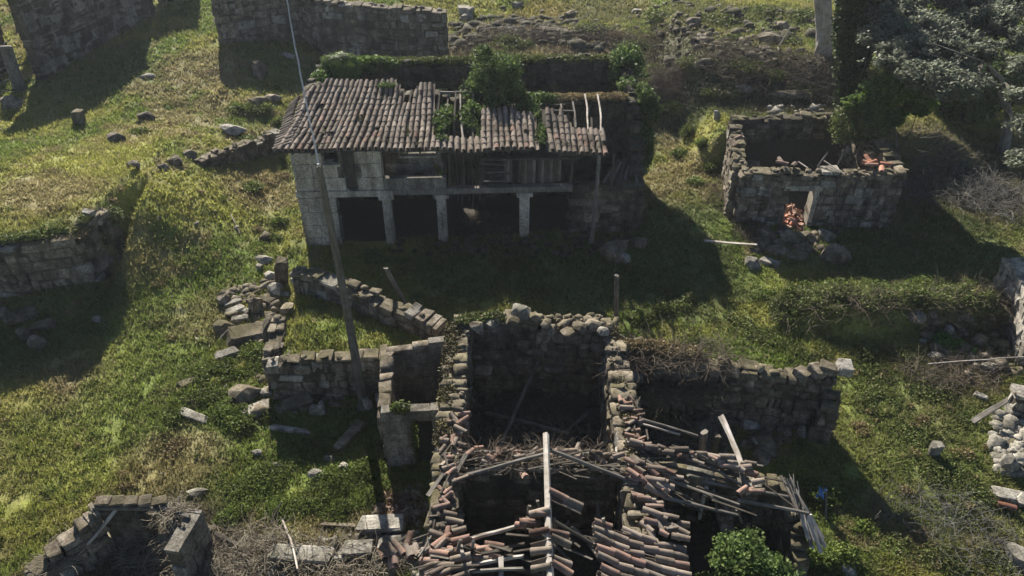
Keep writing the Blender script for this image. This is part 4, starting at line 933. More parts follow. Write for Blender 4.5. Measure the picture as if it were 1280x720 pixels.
# ================================================================== RUINED HUT bottom left
hu = thing('ruined_hut', (-10, 14, 0), 'small collapsed stone hut in the bottom left corner with dark hollow inside', 'ruin')
hp = Pieces('stone')
l0, l1 = Z(124, 632, 1.75), Z(207, 633, 1.75)
wall(hp, hu, [(l0.x, l0.y, 1.7), (l1.x, l1.y, 1.7)], .35, (.35, .5), (.5, .9), 'dark', rag=.03, core='core', loose=False, seed=71, openings=[(1.35, 2.05, .7, 1.5)])
wall(hp, hu, [(l0.x, l0.y - .1, 1.65), Z(105, 655, 1.5)[:2] + (1.45,), Z(60, 695, 1.1)[:2] + (1.0,), Z(35, 725, .9)[:2] + (.8,)], .5, (.3, .45), (.4, .8), 'stone', rag=.25, seed=72)
m0, m1 = Z(243, 632, 1.9), Z(214, 690, 1.7)
wall(hp, hu, [(m0.x, m0.y, 1.75), (m1.x, m1.y, 1.65)], .42, (.5, .7), (.6, 1.0), 'plaster', rag=.05, loose=False, seed=73, corew=.98)
hp.flush(hu)
beam('lintel_slab', (l0.x - .1, l0.y - .05, 1.84), (l1.x + .1, l1.y - .05, 1.82), .3, .12, 'wood_pole', hu, square=True, bend=0, seg=3)
for i in range(5): add('coping_stone', BLK['stone'][i], None, hu, mtx=Matrix.LocRotScale(Vector((l0.x + .15 + i * (l1.x - l0.x) / 5 * 1.05, l0.y + .02, 1.93)), Euler((.05, .06 * (i - 2), .1 * i)), Vector((.42, .3, .13))))
beam('fallen_beam', Z(146, 636, 1.8), Z(98, 692, .8), .11, mat='wood_pale', parent=hu); beam('fallen_beam', Z(203, 634, 1.85), Z(236, 645, 1.8), .14, .06, 'wood', hu, square=True, seg=2)
for i in range(8): beam('rafter', Z(196 + i * 5, 636 + i * 3, 1.8), Z(225 - i * 3, 650 + i * 4, 1.6 - .04 * i), .07, mat='wood' if i % 2 else 'twig', parent=hu)
brush('dead_brush', [(P(598, 276)[:2], .8, .7), (P(640, 285)[:2], 1.2, .6)], 420, (.2, .8), .015, 'twig', 'dry litter on the ground floor where a patch of sun comes in', seed=51, rise=.4, flat=.15)
foliage('overhanging_turf', [(x_, float(np.interp(x_, [-25, -19.9, -17.35], [25.2, 25.85, 26.5])) + .1, 3.08, .45, .3, .16) for x_ in np.arange(-22, -17.2, .45)] + [(-17.15, 27.3, 3.2, .3, .5, .15), (-16.85, 28.6, 2.5, .5, .6, .5)], 4200, .06, 'bramble', label='turf hanging over the top of the left terrace wall', cat='turf', seed=64, gap=.25)['kind'] = 'stuff'
brush('dead_brush', [((-9.8, 11.9), 2.6, 1.1), ((-8.0, 12.3), .9, .6), (P(290, 715)[:2], .8, .6), (P(215, 700)[:2], 1.4, .6)], 4200, (.2, .8), .011, 'straw', 'matted grey dead brush covering the ground in front of the collapsed hut', seed=11, rise=.5, flat=.4)
beam_ = beam('fallen_beam', P(268, 668, .5), P(316, 692, .15), .2, mat='wood_dark'); brush('dead_twigs', [(Z(222, 655, 1.5)[:2] + (0, 1.35), .4, .75)], 420, (.15, .5), .012, 'straw', 'mat of broken twigs over the inner side of the hut right wall', seed=61, rise=.2, flat=.15)
brush('dead_twigs', [(Z(80, 690, .9)[:2] + (0, .85), .5, .7), (Z(215, 640, 1.7)[:2] + (0, 1.7), .35, .35)], 500, (.15, .6), .012, 'straw', 'dry twigs caught over the broken left wall of the collapsed hut', seed=62, rise=.3, flat=.15)
tag(beam_, 'dark rotten beam lying beside the collapsed hut wall', 'beam')
tag(beam('fallen_beam', P(352, 648, .1), P(372, 712, .7), .07, mat='wood_pale'), 'thin pale timber leaning over the long dressed block at bottom', 'timber')
tag(beam('fallen_beam', P(338, 655, .1), P(352, 628, .4), .07, mat='wood_dark'), 'short dark timber sticking up left of the long dressed blocks', 'timber')
brush('dead_brush', [(P(320, 690)[:2], 1.4, .8), (P(430, 705)[:2], 1.8, .8)], 1100, (.25, .9), .012, 'straw', 'dead sticks and dry stems scattered around the long blocks at bottom', seed=12, rise=.5, flat=.3)

# ================================================================== POLES
b = P(455, 505); tpz = Yv(399, 208, b.y)
po = thing('utility_pole', b, 'tall dark wooden utility pole standing before the low retaining wall', 'pole')
beam('shaft', b - Vector((0, 0, .3)), tpz, .33, mat='wood_pole', parent=po, taper=.6, bend=.003, sides=8)
beam('metal_bracket', tpz + Vector((0, -.06, -.35)), tpz + Vector((0, -.06, .12)), .07, mat='cable', parent=po, square=True, bend=0, seg=1)
cab = beam('overhead_cable', tpz + Vector((0, 0, 0)), Z(352, -40, 13.0), .05, mat='cable', taper=1, bend=.006, seg=14, sides=5); tag(cab, 'thin pale overhead cable rising from the pole top to the upper left', 'cable')
b = P(770, 412); tp = Yv(771, 345, b.y); tag(beam('wooden_post', b - Vector((0, 0, .2)), tp, .2, mat='wood', taper=.9, bend=.004, sides=8), 'upright grey wooden post standing behind the farmhouse corner', 'post')
b = P(513, 392, .3); tag(beam('wooden_post', b, Z(482, 335, 2.9), .2, mat='wood', taper=.9, bend=.004, sides=8), 'grey wooden post leaning left over the broken diagonal wall', 'post')
b = P(739, 305); tag(beam('wooden_post', b, H(13.0, -.35, 4.5), .2, mat='wood', taper=.8, bend=.006, sides=8), 'slightly leaning pole propping the right end of the tiled roof', 'post')
tag(beam('timber', P(708, 272, .1), P(716, 255, .7), .1, .04, mat='wood', square=True), 'short board leaning in the dark opening beside the low stone wall', 'board')

# ================================================================== LOOSE STONES
def stone(u, v, w, h, label=None, kind='pale', rot=0, cat='boulder', group=None, shape='rock', name='boulder', sink=.28, seed=None, tall=False, base=None):
    """w, h: apparent pixel size; stands on the ground where its foot shows"""
    r = random.Random(int(u * 31 + v * 7)); p = P(u, v + h * .35); k = (Vector(p) - CAMV).length / F
    w *= 1.14; h *= 1.1; W_ = w * k; D = max(.3 * W_, h * k * 1.0); Hh = h * k * .85
    if tall: D = W_ * .9; Hh = h * k * 1.15
    me = r.choice(ROCK[kind]) if shape == 'rock' else r.choice(BLK[kind])
    sc = (1.08, 1.08, 1.25) if shape == 'rock' else (1, 1, 1)
    z = p.z + Hh * (.5 - sink)
    m = Matrix.LocRotScale(Vector((p.x, p.y, z)), Euler((r.uniform(-.12, .12), r.uniform(-.12, .12), -R(rot) + r.uniform(-.08, .08))), Vector((W_ * sc[0], D * sc[1] if not rot else min(D, W_ * .45), Hh * sc[2] if not rot else max(Hh * .6, .14))))
    o = add(name, me, None, None, mtx=m); tag(o, label, cat, group); return o
ST = [
 (325, 86, 20, 24, 'pointed grey boulder standing alone in the grass above the others', 'stone', 0, 1),
 (322, 125, 22, 16, 'left one of a touching pair of boulders left of the roof corner', 'stone', 0, 0),
 (341, 122, 14, 12, 'right smaller one of a touching pair near the roof corner', 'stone', 0, 0),
 (290, 161, 23, 15, 'smooth rounded pale boulder in the grass left of the tiled house', 'pale', 0, 0),
 (146, 172, 18, 15, 'dark round boulder at the edge of the long shadow', 'stone', 0, 0),
 (101, 149, 12, 18, 'dim upright boulder inside the shadow of the top left building', 'stone', 0, 1),
 (184, 144, 15, 13, 'low grey boulder half sunk in the sunlit grass', 'stone', 0, 0),
 (167, 204, 15, 10, 'flat boulder in the grass above the terrace', 'stone', 0, 0),
 (16, 127, 20, 15, 'blue grey boulder lying below the timbers at top left', 'stone', 0, 0),
 (186, 94, 18, 6, 'flat pale stone flush with the grass beside the shadow edge', 'pale', 0, 0),
 (205, 207, 11, 9, 'leftmost small boulder of the row left of the tumbled wall', 'stone', 0, 0),
 (220, 198, 17, 12, 'second boulder of the row leading to the tumbled wall', 'stone', 0, 0),
 (238, 192, 14, 12, 'third boulder of the row touching the tumbled wall', 'stone', 0, 0),
 (112, 265, 16, 10, 'pale stone on the corner of the left terrace wall', 'pale', 0, 0),
 (360, 69, 14, 7, 'pale flat stone in the shadow before the long back wall', 'pale', 0, 0),
 (333, 293, 14, 12, 'grey stone in the grass below the corner of the tiled house', 'stone', 0, 0),
 (329, 323, 16, 11, 'pale stone up left of the upright stone post', 'pale', 0, 0),
 (325, 332, 9, 8, 'small white stone just left of the upright stone post', 'pale', 0, 0),
 (338, 343, 13, 11, 'angular stone at the left foot of the upright stone post', 'pale', 0, 0),
 (355, 340, 14, 42, 'upright squared stone post at the head of the diagonal wall', 'stone', 0, 1),
 (345, 358, 18, 17, 'sloping flat block under the upright stone post', 'pale', 0, 0),
 (348, 367, 24, 6, 'narrow white slab laid flat under the upright post', 'pale', 1, 0),
 (282, 371, 12, 15, 'dark stone at the top left of the rock pile', 'stone', 0, 0),
 (292, 377, 17, 9, 'tilted narrow block second from the top of the rock pile', 'pale', -38, 0),
 (294, 386, 20, 9, 'tilted pale block in the upper left of the rock pile', 'pale', -32, 0),
 (306, 387, 15, 8, 'flat white stone wedged in the middle of the rock pile', 'pale', 0, 0),
 (301, 397, 16, 13, 'sharp white stone below the wedged flat one', 'pale', -20, 0),
 (279, 407, 18, 18, 'rounded grey boulder at the left of the rock pile', 'stone', 0, 0),
 (319, 379, 18, 22, 'dark tall boulder in the middle of the rock pile', 'stone', 0, 1),
 (335, 374, 22, 13, 'broad flat boulder at the top right of the rock pile', 'stone', 0, 0),
 (314, 412, 46, 20, 'biggest long tapering block lying across the rock pile', 'stone', -27, 0),
 (344, 408, 28, 42, 'big dark upright block at the right of the rock pile', 'stone', 0, 1),
 (360, 385, 14, 14, 'small dark boulder on the corner of the raised plot', 'stone', 0, 0),
 (284, 440, 24, 13, 'single pale pointed stone below the rock pile', 'pale', -25, 0),
 (305, 489, 28, 23, 'dark cube like boulder in the weeds beside the retaining wall', 'stone', 0, 0),
 (320, 510, 34, 14, 'long pale topped block lying below the dark boulder', 'pale', -28, 0),
 (290, 501, 10, 7, 'tiny white stone left of the dark boulder', 'pale', 0, 0),
 (330, 488, 13, 10, 'small brownish stone at the foot of the retaining wall', 'pale', 0, 0),
 (372, 500, 30, 18, 'broken block in the shade under the retaining wall', 'stone', -20, 0),
 (393, 513, 9, 15, 'left one of two pale stones standing in the shade', 'pale', 0, 1),
 (403, 508, 11, 18, 'right one of two pale stones standing in the shade', 'pale', 0, 1),
 (460, 503, 10, 20, 'pale upright stone leaning at the foot of the pole', 'pale', 0, 1),
 (476, 498, 12, 18, 'white stone on the corner of the low annex wall', 'pale', 0, 1),
 (243, 519, 32, 9, 'long half buried slab in the weeds at left', 'pale', 20, 0),
 (241, 474, 28, 8, 'slender half buried stone tilted in the grass', 'stone', -42, 0),
 (322, 564, 14, 8, 'small flat stone in the dry grass below the shaded area', 'pale', 0, 0),
 (347, 580, 10, 5, 'small pale flat stone in the green weeds', 'pale', 0, 0),
 (396, 591, 17, 13, 'white topped stone alone in the weeds', 'pale', 0, 0),
 (411, 572, 12, 9, 'round white stone at the end of the grey beam', 'pale', 0, 0),
 (430, 580, 13, 8, 'flat white stone right of the round one by the beam', 'pale', 0, 0),
 (297, 612, 11, 8, 'triangular white stone right of the collapsed hut', 'pale', -15, 0),
 (246, 614, 24, 14, 'flat pink grey stone above the right wall of the collapsed hut', 'pale', 0, 0),
 (270, 660, 22, 8, 'flat mossy stone right of the collapsed hut', 'stone', 0, 0),
 (335, 671, 12, 8, 'white stone above the left long block', 'pale', 0, 0),
 (350, 676, 12, 10, 'grey stone beside the white one above the left long block', 'stone', 0, 0),
 (420, 679, 14, 18, 'small standing stone between the two long blocks', 'stone', 0, 1),
 (422, 692, 20, 14, 'rounded end block between the long dressed blocks', 'pale', 0, 0),
 (3, 388, 14, 14, 'stone at the left edge in the shade under the terrace wall', 'stone', 0, 0),
 (12, 394, 14, 12, 'second stone from the left edge under the terrace wall', 'stone', 0, 0),
 (28, 391, 34, 15, 'long tilted block in the shade under the terrace wall', 'stone', -34, 0),
 (54, 405, 22, 13, 'bluish block in the middle of the shaded hollow', 'stone', -20, 0),
 (32, 418, 12, 15, 'small upright stone in the shaded hollow', 'stone', 0, 1),
 (47, 426, 18, 16, 'rounded stone at the bottom of the shaded hollow', 'stone', 0, 0),
 (122, 398, 11, 9, 'solitary pale stone deep in the terrace shadow', 'pale', 0, 0),
 (766, 308, 40, 30, 'large dark tilted slab lying before the right end of the house', 'stone', 0, 0),
 (799, 301, 20, 15, 'grey block right of the large dark slab', 'stone', 0, 0),
 (780, 320, 12, 13, 'small pale edge stone under the large dark slab', 'pale', 0, 0),
 (947, 306, 15, 9, 'rounded stone above the pale plank near the small ruin', 'stone', 0, 0),
 (946, 313, 17, 8, 'flat brownish stone touching the plank near the small ruin', 'stone', 0, 0),
 (939, 326, 16, 15, 'pale round boulder on the light strip by the small ruin', 'pale', 0, 0),
 (961, 326, 24, 13, 'pale oblong boulder on the light strip by the small ruin', 'pale', 32, 0),
 (957, 290, 24, 18, 'grey block at the left foot of the small ruin', 'stone', 0, 0),
 (984, 293, 20, 20, 'dark block left below the tile filled doorway', 'stone', 0, 0),
 (1006, 294, 26, 17, 'broad block right below the tile filled doorway', 'stone', 0, 0),
 (971, 310, 24, 14, 'flat blue grey block lower left of the doorway', 'stone', 0, 0),
 (993, 317, 20, 13, 'dim flat block lowest below the doorway', 'stone', 0, 0),
 (1029, 292, 16, 16, 'sunlit tan stone right of the doorway', 'pale', 0, 0),
 (1043, 313, 30, 22, 'large smooth blue grey boulder below right of the doorway', 'stone', 0, 0),
 (922, 173, 16, 14, 'rounded boulder on the left end of the small ruin', 'stone', 0, 0),
 (941, 208, 15, 16, 'boulder standing on the front left corner of the small ruin', 'pale', 0, 1),
 (928, 151, 24, 12, 'smooth boulder on the mound behind the small ruin', 'stone', 0, 0),
 (895, 144, 8, 12, 'small pale pointed stone left of the mossy mound', 'pale', 0, 1),
 (929, 109, 18, 10, 'pale flat boulder on the dark slope above the small ruin', 'pale', 0, 0),
 (990, 117, 46, 12, 'long flat rock on the mound above the small ruin', 'stone', 0, 0),
 (958, 46, 30, 16, 'large grey boulder high on the slope left of the ivy trunk', 'stone', 0, 0),
 (977, 31, 13, 11, 'round boulder above the large grey one', 'stone', 0, 0),
 (876, 46, 11, 10, 'pale round stone at the top of the stony patch', 'pale', 0, 0),
 (583, 12, 20, 16, 'big pale round boulder at the end of the long back wall', 'pale', 0, 0),
 (584, 20, 16, 10, 'boulder beneath the big pale round one at the top', 'pale', 0, 0),
 (646, 5, 16, 12, 'boulder at the top edge above the rubble slope', 'pale', 0, 0),
 (712, 18, 16, 12, 'squat boulder in the yellow patch at the top', 'stone', 0, 0),
 (690, 37, 38, 13, 'broad split rock in the middle of the rubble slope', 'stone', 15, 0),
 (717, 52, 22, 7, 'flat white stone above the rear wall of the house', 'pale', 0, 0),
 (797, 14, 11, 7, 'pale flat stone on the upper slope', 'pale', 0, 0),
 (1145, 392, 16, 13, 'tan boulder on the crest of the right bank', 'pale', 0, 0),
 (1166, 389, 14, 9, 'small tan rock right of the boulder on the bank', 'pale', 0, 0),
 (1152, 426, 11, 9, 'pinkish stone left of the bright green nettles', 'pale', 0, 0),
 (1167, 443, 15, 11, 'pinkish stone below the bright green nettles', 'pale', 0, 0),
 (1183, 412, 10, 12, 'pale stone above the bright green nettles', 'pale', 0, 1),
 (1234, 457, 24, 14, 'rounded rock in the brush near the right edge', 'pale', 0, 0),
 (1225, 494, 12, 10, 'white stone in the bright grass near the right edge', 'pale', 40, 0),
 (1167, 562, 11, 20, 'white upright stone alone on the right hand grass', 'pale', 0, 1),
 (1058, 711, 17, 12, 'pale block at the bottom edge right of the green shrub', 'pale', 0, 0),
 (1256, 543, 16, 10, 'topmost pale stone of the right edge pile', 'pale', 0, 0),
 (1271, 563, 16, 9, 'white egg shaped stone in the right edge pile', 'pale', 0, 0),
 (1256, 576, 15, 22, 'tallest pale stone of the right edge pile', 'pale', 0, 1),
 (1269, 577, 10, 14, 'narrow pale stone right of the tallest in the pile', 'pale', 35, 0),
 (1262, 552, 16, 11, 'grey stone second from top in the right edge pile', 'stone', 0, 0),
 (1262, 618, 28, 16, 'large grey stone by the red tile at the right edge', 'pale', 15, 0),
 (1275, 622, 12, 16, 'reddish rounded stone at the right edge', 'pale', 0, 0),
 (1275, 694, 24, 30, 'big pale boulder in the bottom right corner', 'pale', 0, 0),
 (1001, 538, 10, 15, 'left of two pale stones in shade by the wing wall', 'pale', 0, 1),
 (1024, 538, 9, 14, 'right of two pale stones in shade by the wing wall', 'pale', 0, 1),
 (936, 530, 22, 14, 'pale flat boulder inside the shaded right wing', 'pale', 0, 0),
 (945, 550, 14, 10, 'smaller stone below the flat boulder in the right wing', 'pale', 0, 0),
 (1241, 543, 10, 9, 'small stone left of the right edge pile', 'pale', 0, 0),
]
for (u, v, w_, h_, lab, k, rot, tall) in ST:
    stone(u, v, w_, h_, lab, k, rot, tall=bool(tall), shape='rock' if not rot else 'blk')
# long dressed blocks and beams on the ground
def slab(u0, v0, u1, v1, wd, ht, label, mat='pale', name='dressed_block', cat='block', z=.05):
    a = P(u0, v0, z); b_ = P(u1, v1, z); c = (a + b_) / 2; L = (b_ - a).length
    o = add(name, random.Random(int(u0)).choice(BLK[mat]), None, None, mtx=Matrix.LocRotScale(c + Vector((0, 0, ht * .3)), Euler((0, -math.asin(max(-1, min(1, (b_.z - a.z) / L))), math.atan2(b_.y - a.y, b_.x - a.x))), Vector((L, wd, ht))))
    return tag(o, label, cat)
slab(448, 661, 508, 659, .62, .45, 'large rectangular grey block resting above the long pale ones at bottom', 'pale')
slab(336, 694, 408, 698, .5, .32, 'long pale dressed block left of centre at the bottom edge', 'pale')
slab(428, 690, 468, 688, .55, .34, 'middle dressed block with a mottled top at the bottom', 'pale')
slab(468, 688, 516, 686, .55, .36, 'dressed block under the drooping roof tiles at the bottom', 'pale')
slab(338, 535, 388, 542, .16, .16, 'thin pale stone beam lying flat in the grass under the shaded plot', 'pale', 'stone_beam', 'beam')
slab(421, 563, 452, 530, .32, .2, 'dark grey squared beam lying diagonally in the grass by the annex', 'stone', 'stone_beam', 'beam')
slab(400, 656, 446, 658, .12, .1, 'thin dark rail lying in the grass left of the large block', 'stone', 'stone_beam', 'beam')
tag(beam('plank', P(881, 301, .1), P(946, 306, .3), .13, .06, 'wood_pale', square=True), 'long pale plank lying toward the stones near the small ruin', 'plank')
tag(beam('plank', P(1216, 527, .1), P(1260, 500, .9), .2, .08, 'wood', square=True), 'grey plank leaning on the wall corner at the right edge', 'plank')
tag(beam('stick', P(1160, 455, .4), P(1282, 446, .6), .05, mat='wood_pale'), 'long thin stick lying over the brush near the right edge', 'stick')
tag(beam('stick', P(288, 268, .1), P(300, 292, .1), .05, mat='wood_pale'), 'bleached stick lying in the grass below the tumbled wall', 'stick')
tag(beam('stick', P(274, 424, .1), P(285, 412, .3), .05, mat='wood_pale'), 'short white lath beside the rock pile', 'stick')
tag(beam('stick', P(716, 33, .1), P(738, 14, 1.2), .06, mat='wood_pale'), 'pale dead branch sticking up from the rubble slope at the top', 'branch')
# fallen leafless branches by the ivy trunk
for i, (u0, v0, u1, v1, lab) in enumerate(((982, 92, 1035, 110, 'dead branch lying left of the ivy covered trunk'), (1000, 105, 1036, 72, 'dead branch rising toward the ivy trunk'), (1027, 102, 1072, 111, 'pale curved branch below the ivy trunk'), (1030, 118, 1058, 128, 'thin branch over the rear wall of the small ruin'), (974, 64, 984, 40, 'forked pale twig beside the large grey boulder'))):
    tag(beam('branch', P(u0, v0, .3), P(u1, v1, .7), .1, mat='wood', bend=.08, taper=.4), lab, 'branch')
t = thing('blue_rag', P(1021, 632), 'scrap of blue plastic hanging on a stick beside the wing', 'plastic scrap')
bm = bmesh.new(); bmesh.ops.create_grid(bm, x_segments=4, y_segments=5, size=.5)
for q in bm.verts: q.co = Vector((q.co.x * .22, .08 * math.sin(q.co.y * 9 + q.co.x * 5), q.co.y * .5 + .6))
me = bpy.data.meshes.new('rag'); bm.to_mesh(me); bm.free(); add('rag', me, M['blue'], t, loc=WO[t.name])
beam('stick', WO[t.name] + Vector((.1, -.6, 0)), WO[t.name] + Vector((.12, 0, .75)), .07, mat='wood', parent=t)
add('roof_tile', TILE['tile_orange'][0], None, None, mtx=Matrix.LocRotScale(P(1270, 636, .15), Euler((0, .2, 1.2)), Vector((1.2, 1, 1)))); tag(COL.objects[-1], 'single orange red tile among stones at the right edge', 'tile')
# countless rubble: terrace face and stony slopes behind the house
def rubble(name, label, region, n, size, seed, mats=('dark', 'stone'), pred=None):
    r = random.Random(seed); it = []; vs = [ROCK[k][i] for k in mats for i in range(5)]
    poly = region; us = [p[0] for p in poly]; vv = [p[1] for p in poly]
    W3 = [P(u, v) for u, v in poly]; xs = [p.x for p in W3]; ys = [p.y for p in W3]
    pl = [(p.x, p.y) for p in W3]; c = 0
    while len(it) < n and c < n * 20:
        c += 1; x = r.uniform(min(xs), max(xs)); y = r.uniform(min(ys), max(ys))
        if not bool(inpoly(x, y, pl)): continue
        if r.random() > float(vn(x * .9, y * .9, seed)) * 1.5: continue
        s = r.uniform(*size) * (1.7 if r.random() < .12 else 1)
        it.append((r.choice(vs), Matrix.LocRotScale(Vector((x, y, hz(x, y) + s * .12)), Euler((r.uniform(-.4, .4), r.uniform(-.4, .4), r.uniform(0, 6))), Vector((s * 1.25, s, s * .8)))))
    # per material objects merged into one mesh with two slots is not needed: one look
    me = join_mats(name, it, M[mats[0]]); c0 = it[0][1].translation.copy(); me.transform(Matrix.Translation(-c0)); o = add(name, me, None, None, loc=c0)
    return tag(o, label, 'rubble', kind='stuff')
rubble('rubble', 'slope of tumbled dark stones behind the rear wall of the house', [(562, 30), (700, 22), (760, 60), (790, 68), (562, 66)], 520, (.2, .6), 3)
rubble('rubble', 'scattered small stones over the upper grass slope', [(560, 2), (900, 2), (1000, 60), (880, 60), (700, 20)], 130, (.15, .5), 4, ('stone', 'pale'))
rubble('rubble', 'stony patch on the dark slope above the small ruin', [(868, 40), (915, 48), (985, 74), (960, 82), (868, 58)], 110, (.2, .55), 5, ('stone', 'pale'))
rubble('rubble', 'small stones along the head of the rear wall of the small ruin', [(960, 136), (1030, 132), (1032, 142), (960, 146)], 50, (.15, .35), 6, ('pale', 'stone'))
rubble('rubble', 'broken stones filling the gaps of the rock pile left of the raised plot', [(268, 365), (345, 345), (350, 430), (300, 430)], 110, (.12, .4), 21, ('stone', 'pale'))
rubble('rubble', 'boulders and stones tumbled under the doorway of the small ruin', [(940, 288), (1060, 285), (1050, 325), (960, 325)], 60, (.15, .5), 22, ('stone', 'pale'))
rubble('rubble', 'stones fallen along the foot of the retaining wall', [(290, 470), (480, 482), (470, 512), (300, 520)], 60, (.1, .35), 23, ('stone', 'pale'))
rubble('rubble', 'loose stones strewn through the scrub on the far slope', [(770, 20), (1030, 20), (1040, 130), (860, 110)], 170, (.15, .6), 24, ('dark', 'stone'))
rubble('rubble', 'pile of mixed pale rubble at the right edge', [(1240, 520), (1285, 515), (1285, 600), (1245, 590)], 190, (.12, .42), 7, ('pale', 'stone'))
rubble('rubble', 'shadowed rubble under the pale wall at the right edge', [(1140, 395), (1250, 385), (1282, 470), (1200, 470), (1150, 430)], 120, (.12, .42), 8, ('stone', 'dark'))
rubble('rubble', 'small stones scattered down the sunny left grass', [(190, 240), (340, 240), (340, 600), (200, 600)], 60, (.05, .14), 9, ('pale', 'stone'))
rubble('rubble', 'small debris stones beside the farmhouse left wall foot', [(455, 640), (530, 600), (545, 700), (455, 705)], 120, (.08, .25), 10, ('stone', 'pale'))
rubble('rubble', 'debris stones between blocks at the bottom', [(300, 672), (545, 665), (545, 722), (300, 722)], 260, (.06, .24), 14, ('pale', 'stone'))
rubble('rubble', 'stones and debris on the floor of the ruined wing', [(850, 500), (1010, 530), (960, 575), (860, 560)], 160, (.12, .4), 11, ('stone', 'dark'))
rubble('rubble', 'rubble on the ground before the open ground floor of the house', [(480, 300), (700, 294), (830, 300), (700, 322), (480, 318)], 130, (.1, .35), 12, ('dark', 'stone'))
rubble('rubble', 'debris on the floor of the large roofless room', [(592, 480), (760, 480), (765, 560), (590, 560)], 160, (.1, .35), 13, ('dark', 'stone'))
rubble_tiles('tile_rubble', P(500, 635)[:2], .75, .6, 160, 'tile_red', 'crumbled red tile fragments beside the large rectangular block', 14, hgtk=.15, size=(.05, .13))
rubble_tiles('tile_rubble', P(995, 310)[:2], .2, .2, 6, 'tile_orange', 'a few orange tile scraps below the doorway', 15, hgtk=.05)

# ================================================================== TREES AND BUSHES
def tree(name, label, base, trunk, lobes, n, size, mat, seed, twigmat='wood', cat='tree', group=None, gap=.4, r0=.28, tm=24, gs=1.3, up=.35, shell=.55):
    t = thing(name, base, label, cat, group)
    pts = [Vector(base) - Vector((0, 0, .3))] + [Vector(p) for p in trunk]
    # trunk as tapered joined pieces
    v = []; f = []; nseg = 8
    r = random.Random(seed)
    for i, p in enumerate(pts):
        k = r0 * (1 - .72 * i / (len(pts) - 1))
        for j in range(nseg):
            a = 2 * math.pi * j / nseg; v.append(Vector((p.x + math.cos(a) * k * r.uniform(.85, 1.15), p.y + math.sin(a) * k * r.uniform(.85, 1.15), p.z)) - Vector(base))
    for i in range(len(pts) - 1):
        for j in range(nseg): f.append((i * nseg + j, i * nseg + (j + 1) % nseg, (i + 1) * nseg + (j + 1) % nseg, (i + 1) * nseg + j))
    add('trunk', mesh('trunk', v, f), M['wood'], t, loc=base)
    for i, l in enumerate(lobes if len(lobes) < 9 else lobes[4:14:4]):
        s = pts[min(len(pts) - 1, 1 + i % max(1, len(pts) - 1))]
        beam('limb', s, Vector(l[:3]) + Vector((0, 0, -.5 * l[5])), r0 * .75, mat='wood_dark', parent=t, taper=.3, bend=.06)
    foliage('crown', lobes, n, size, mat, t, seed, gap=gap, gs=gs, up=up, shell=shell)
    C = lobes_pts(lobes, tm * 6, seed + 5); i = rng.integers(0, len(C), tm); cc = np.array([l[:3] for l in lobes])[rng.integers(0, len(lobes), tm)]
    V, T = sticks_np(cc - np.array(base), C[i] * 1.0 - np.array(base), .03, seed); add('twigs', npmesh('twigs', V, T, 4), M[twigmat], t, loc=base)['kind'] = 'stuff'
    return t
def L3(u, v, y, r, ry=None, rz=None): p = Yv(u, v, y); return (p.x, p.y, p.z, r, ry or r, rz or r * .8)
bp = P(1062, 150); 
tree('ivy_tree', 'tall tree wrapped in very dark ivy rising behind the small ruin', bp, [bp + Vector((0, 0, 3)), bp + Vector((.2, .2, 6)), bp + Vector((.3, .3, 9))],
     [L3(1065, 120, bp.y, .8, .8, 1.5), L3(1066, 70, bp.y, .9, .9, 1.7), L3(1066, 25, bp.y, .9, .9, 1.8), L3(1075, -15, bp.y, 1.1, 1.1, 1.6)], 12000, .13, 'darkivy', 61, gap=.18)
bq = P(1030, 70)
pt = thing('bare_trunk', bq, 'pale bare tree trunk leaning at the top beside the ivy covered tree', 'tree')
o = beam('trunk', bq - Vector((0, 0, .3)), Yv(1022, -60, bq.y), 1.0, mat='wood_pale', parent=pt, taper=.9, seg=10, sides=10, bend=.03)
by = 39.0
be = P(1255, 190)
tree('olive_tree', 'large silvery grey green olive tree with an arching limb in the upper right', be, [Yv(1262, 150, be.y), Yv(1255, 105, be.y), Yv(1228, 72, be.y)],
     [L3(u_, v_, by + y_ - max(0, v_) * .052, r_0, r_0 * .9, r_0 * .42) for (u_, v_, y_, r_0) in ((1150, 35, .5, 2.0), (1120, 10, 1, 1.7), (1180, 62, 0, 1.9), (1158, 92, -.5, 1.4), (1225, 22, .5, 2.0), (1270, 42, 0, 1.6), (1215, 60, 0, 1.5), (1280, 85, -1, 1.1), (1284, 120, -1, .9), (1287, 160, -1, .9), (1286, 200, -1, .8), (1112, 72, 0, 1.2), (1188, 105, -.5, 1.4), (1180, -12, 1, 1.9), (1262, 0, 1, 1.8), (1140, 60, 0, 1.4), (1225, 100, -.5, .9), (1100, 45, .5, 1.1), (1200, 40, .5, 1.3))], 110000, .10, 'olive', 62, gap=.44, r0=.32, tm=14, gs=2.1, up=.9, shell=.25)
bt = P(1135, 240)
tree('young_tree', 'smaller bright green leafy tree leaning over the back right corner of the small ruin', bt, [Yv(1122, 190, bt.y + 1), Yv(1118, 150, bt.y + 1.5)],
     [L3(1100, 118, 36.5, 1.15, 1.1, .8), L3(1130, 105, 36.5, 1.1, 1.1, .8), L3(1082, 140, 36.3, .9, .8, .8), L3(1078, 165, 36, .55, .6, .7), L3(1110, 145, 36.5, .9, .8, .6), L3(1066, 128, 36.3, .5, .5, .4), L3(1150, 130, 36.5, .8, .8, .6)], 11000, .11, 'bush', 63, gap=.33, r0=.12, tm=20)
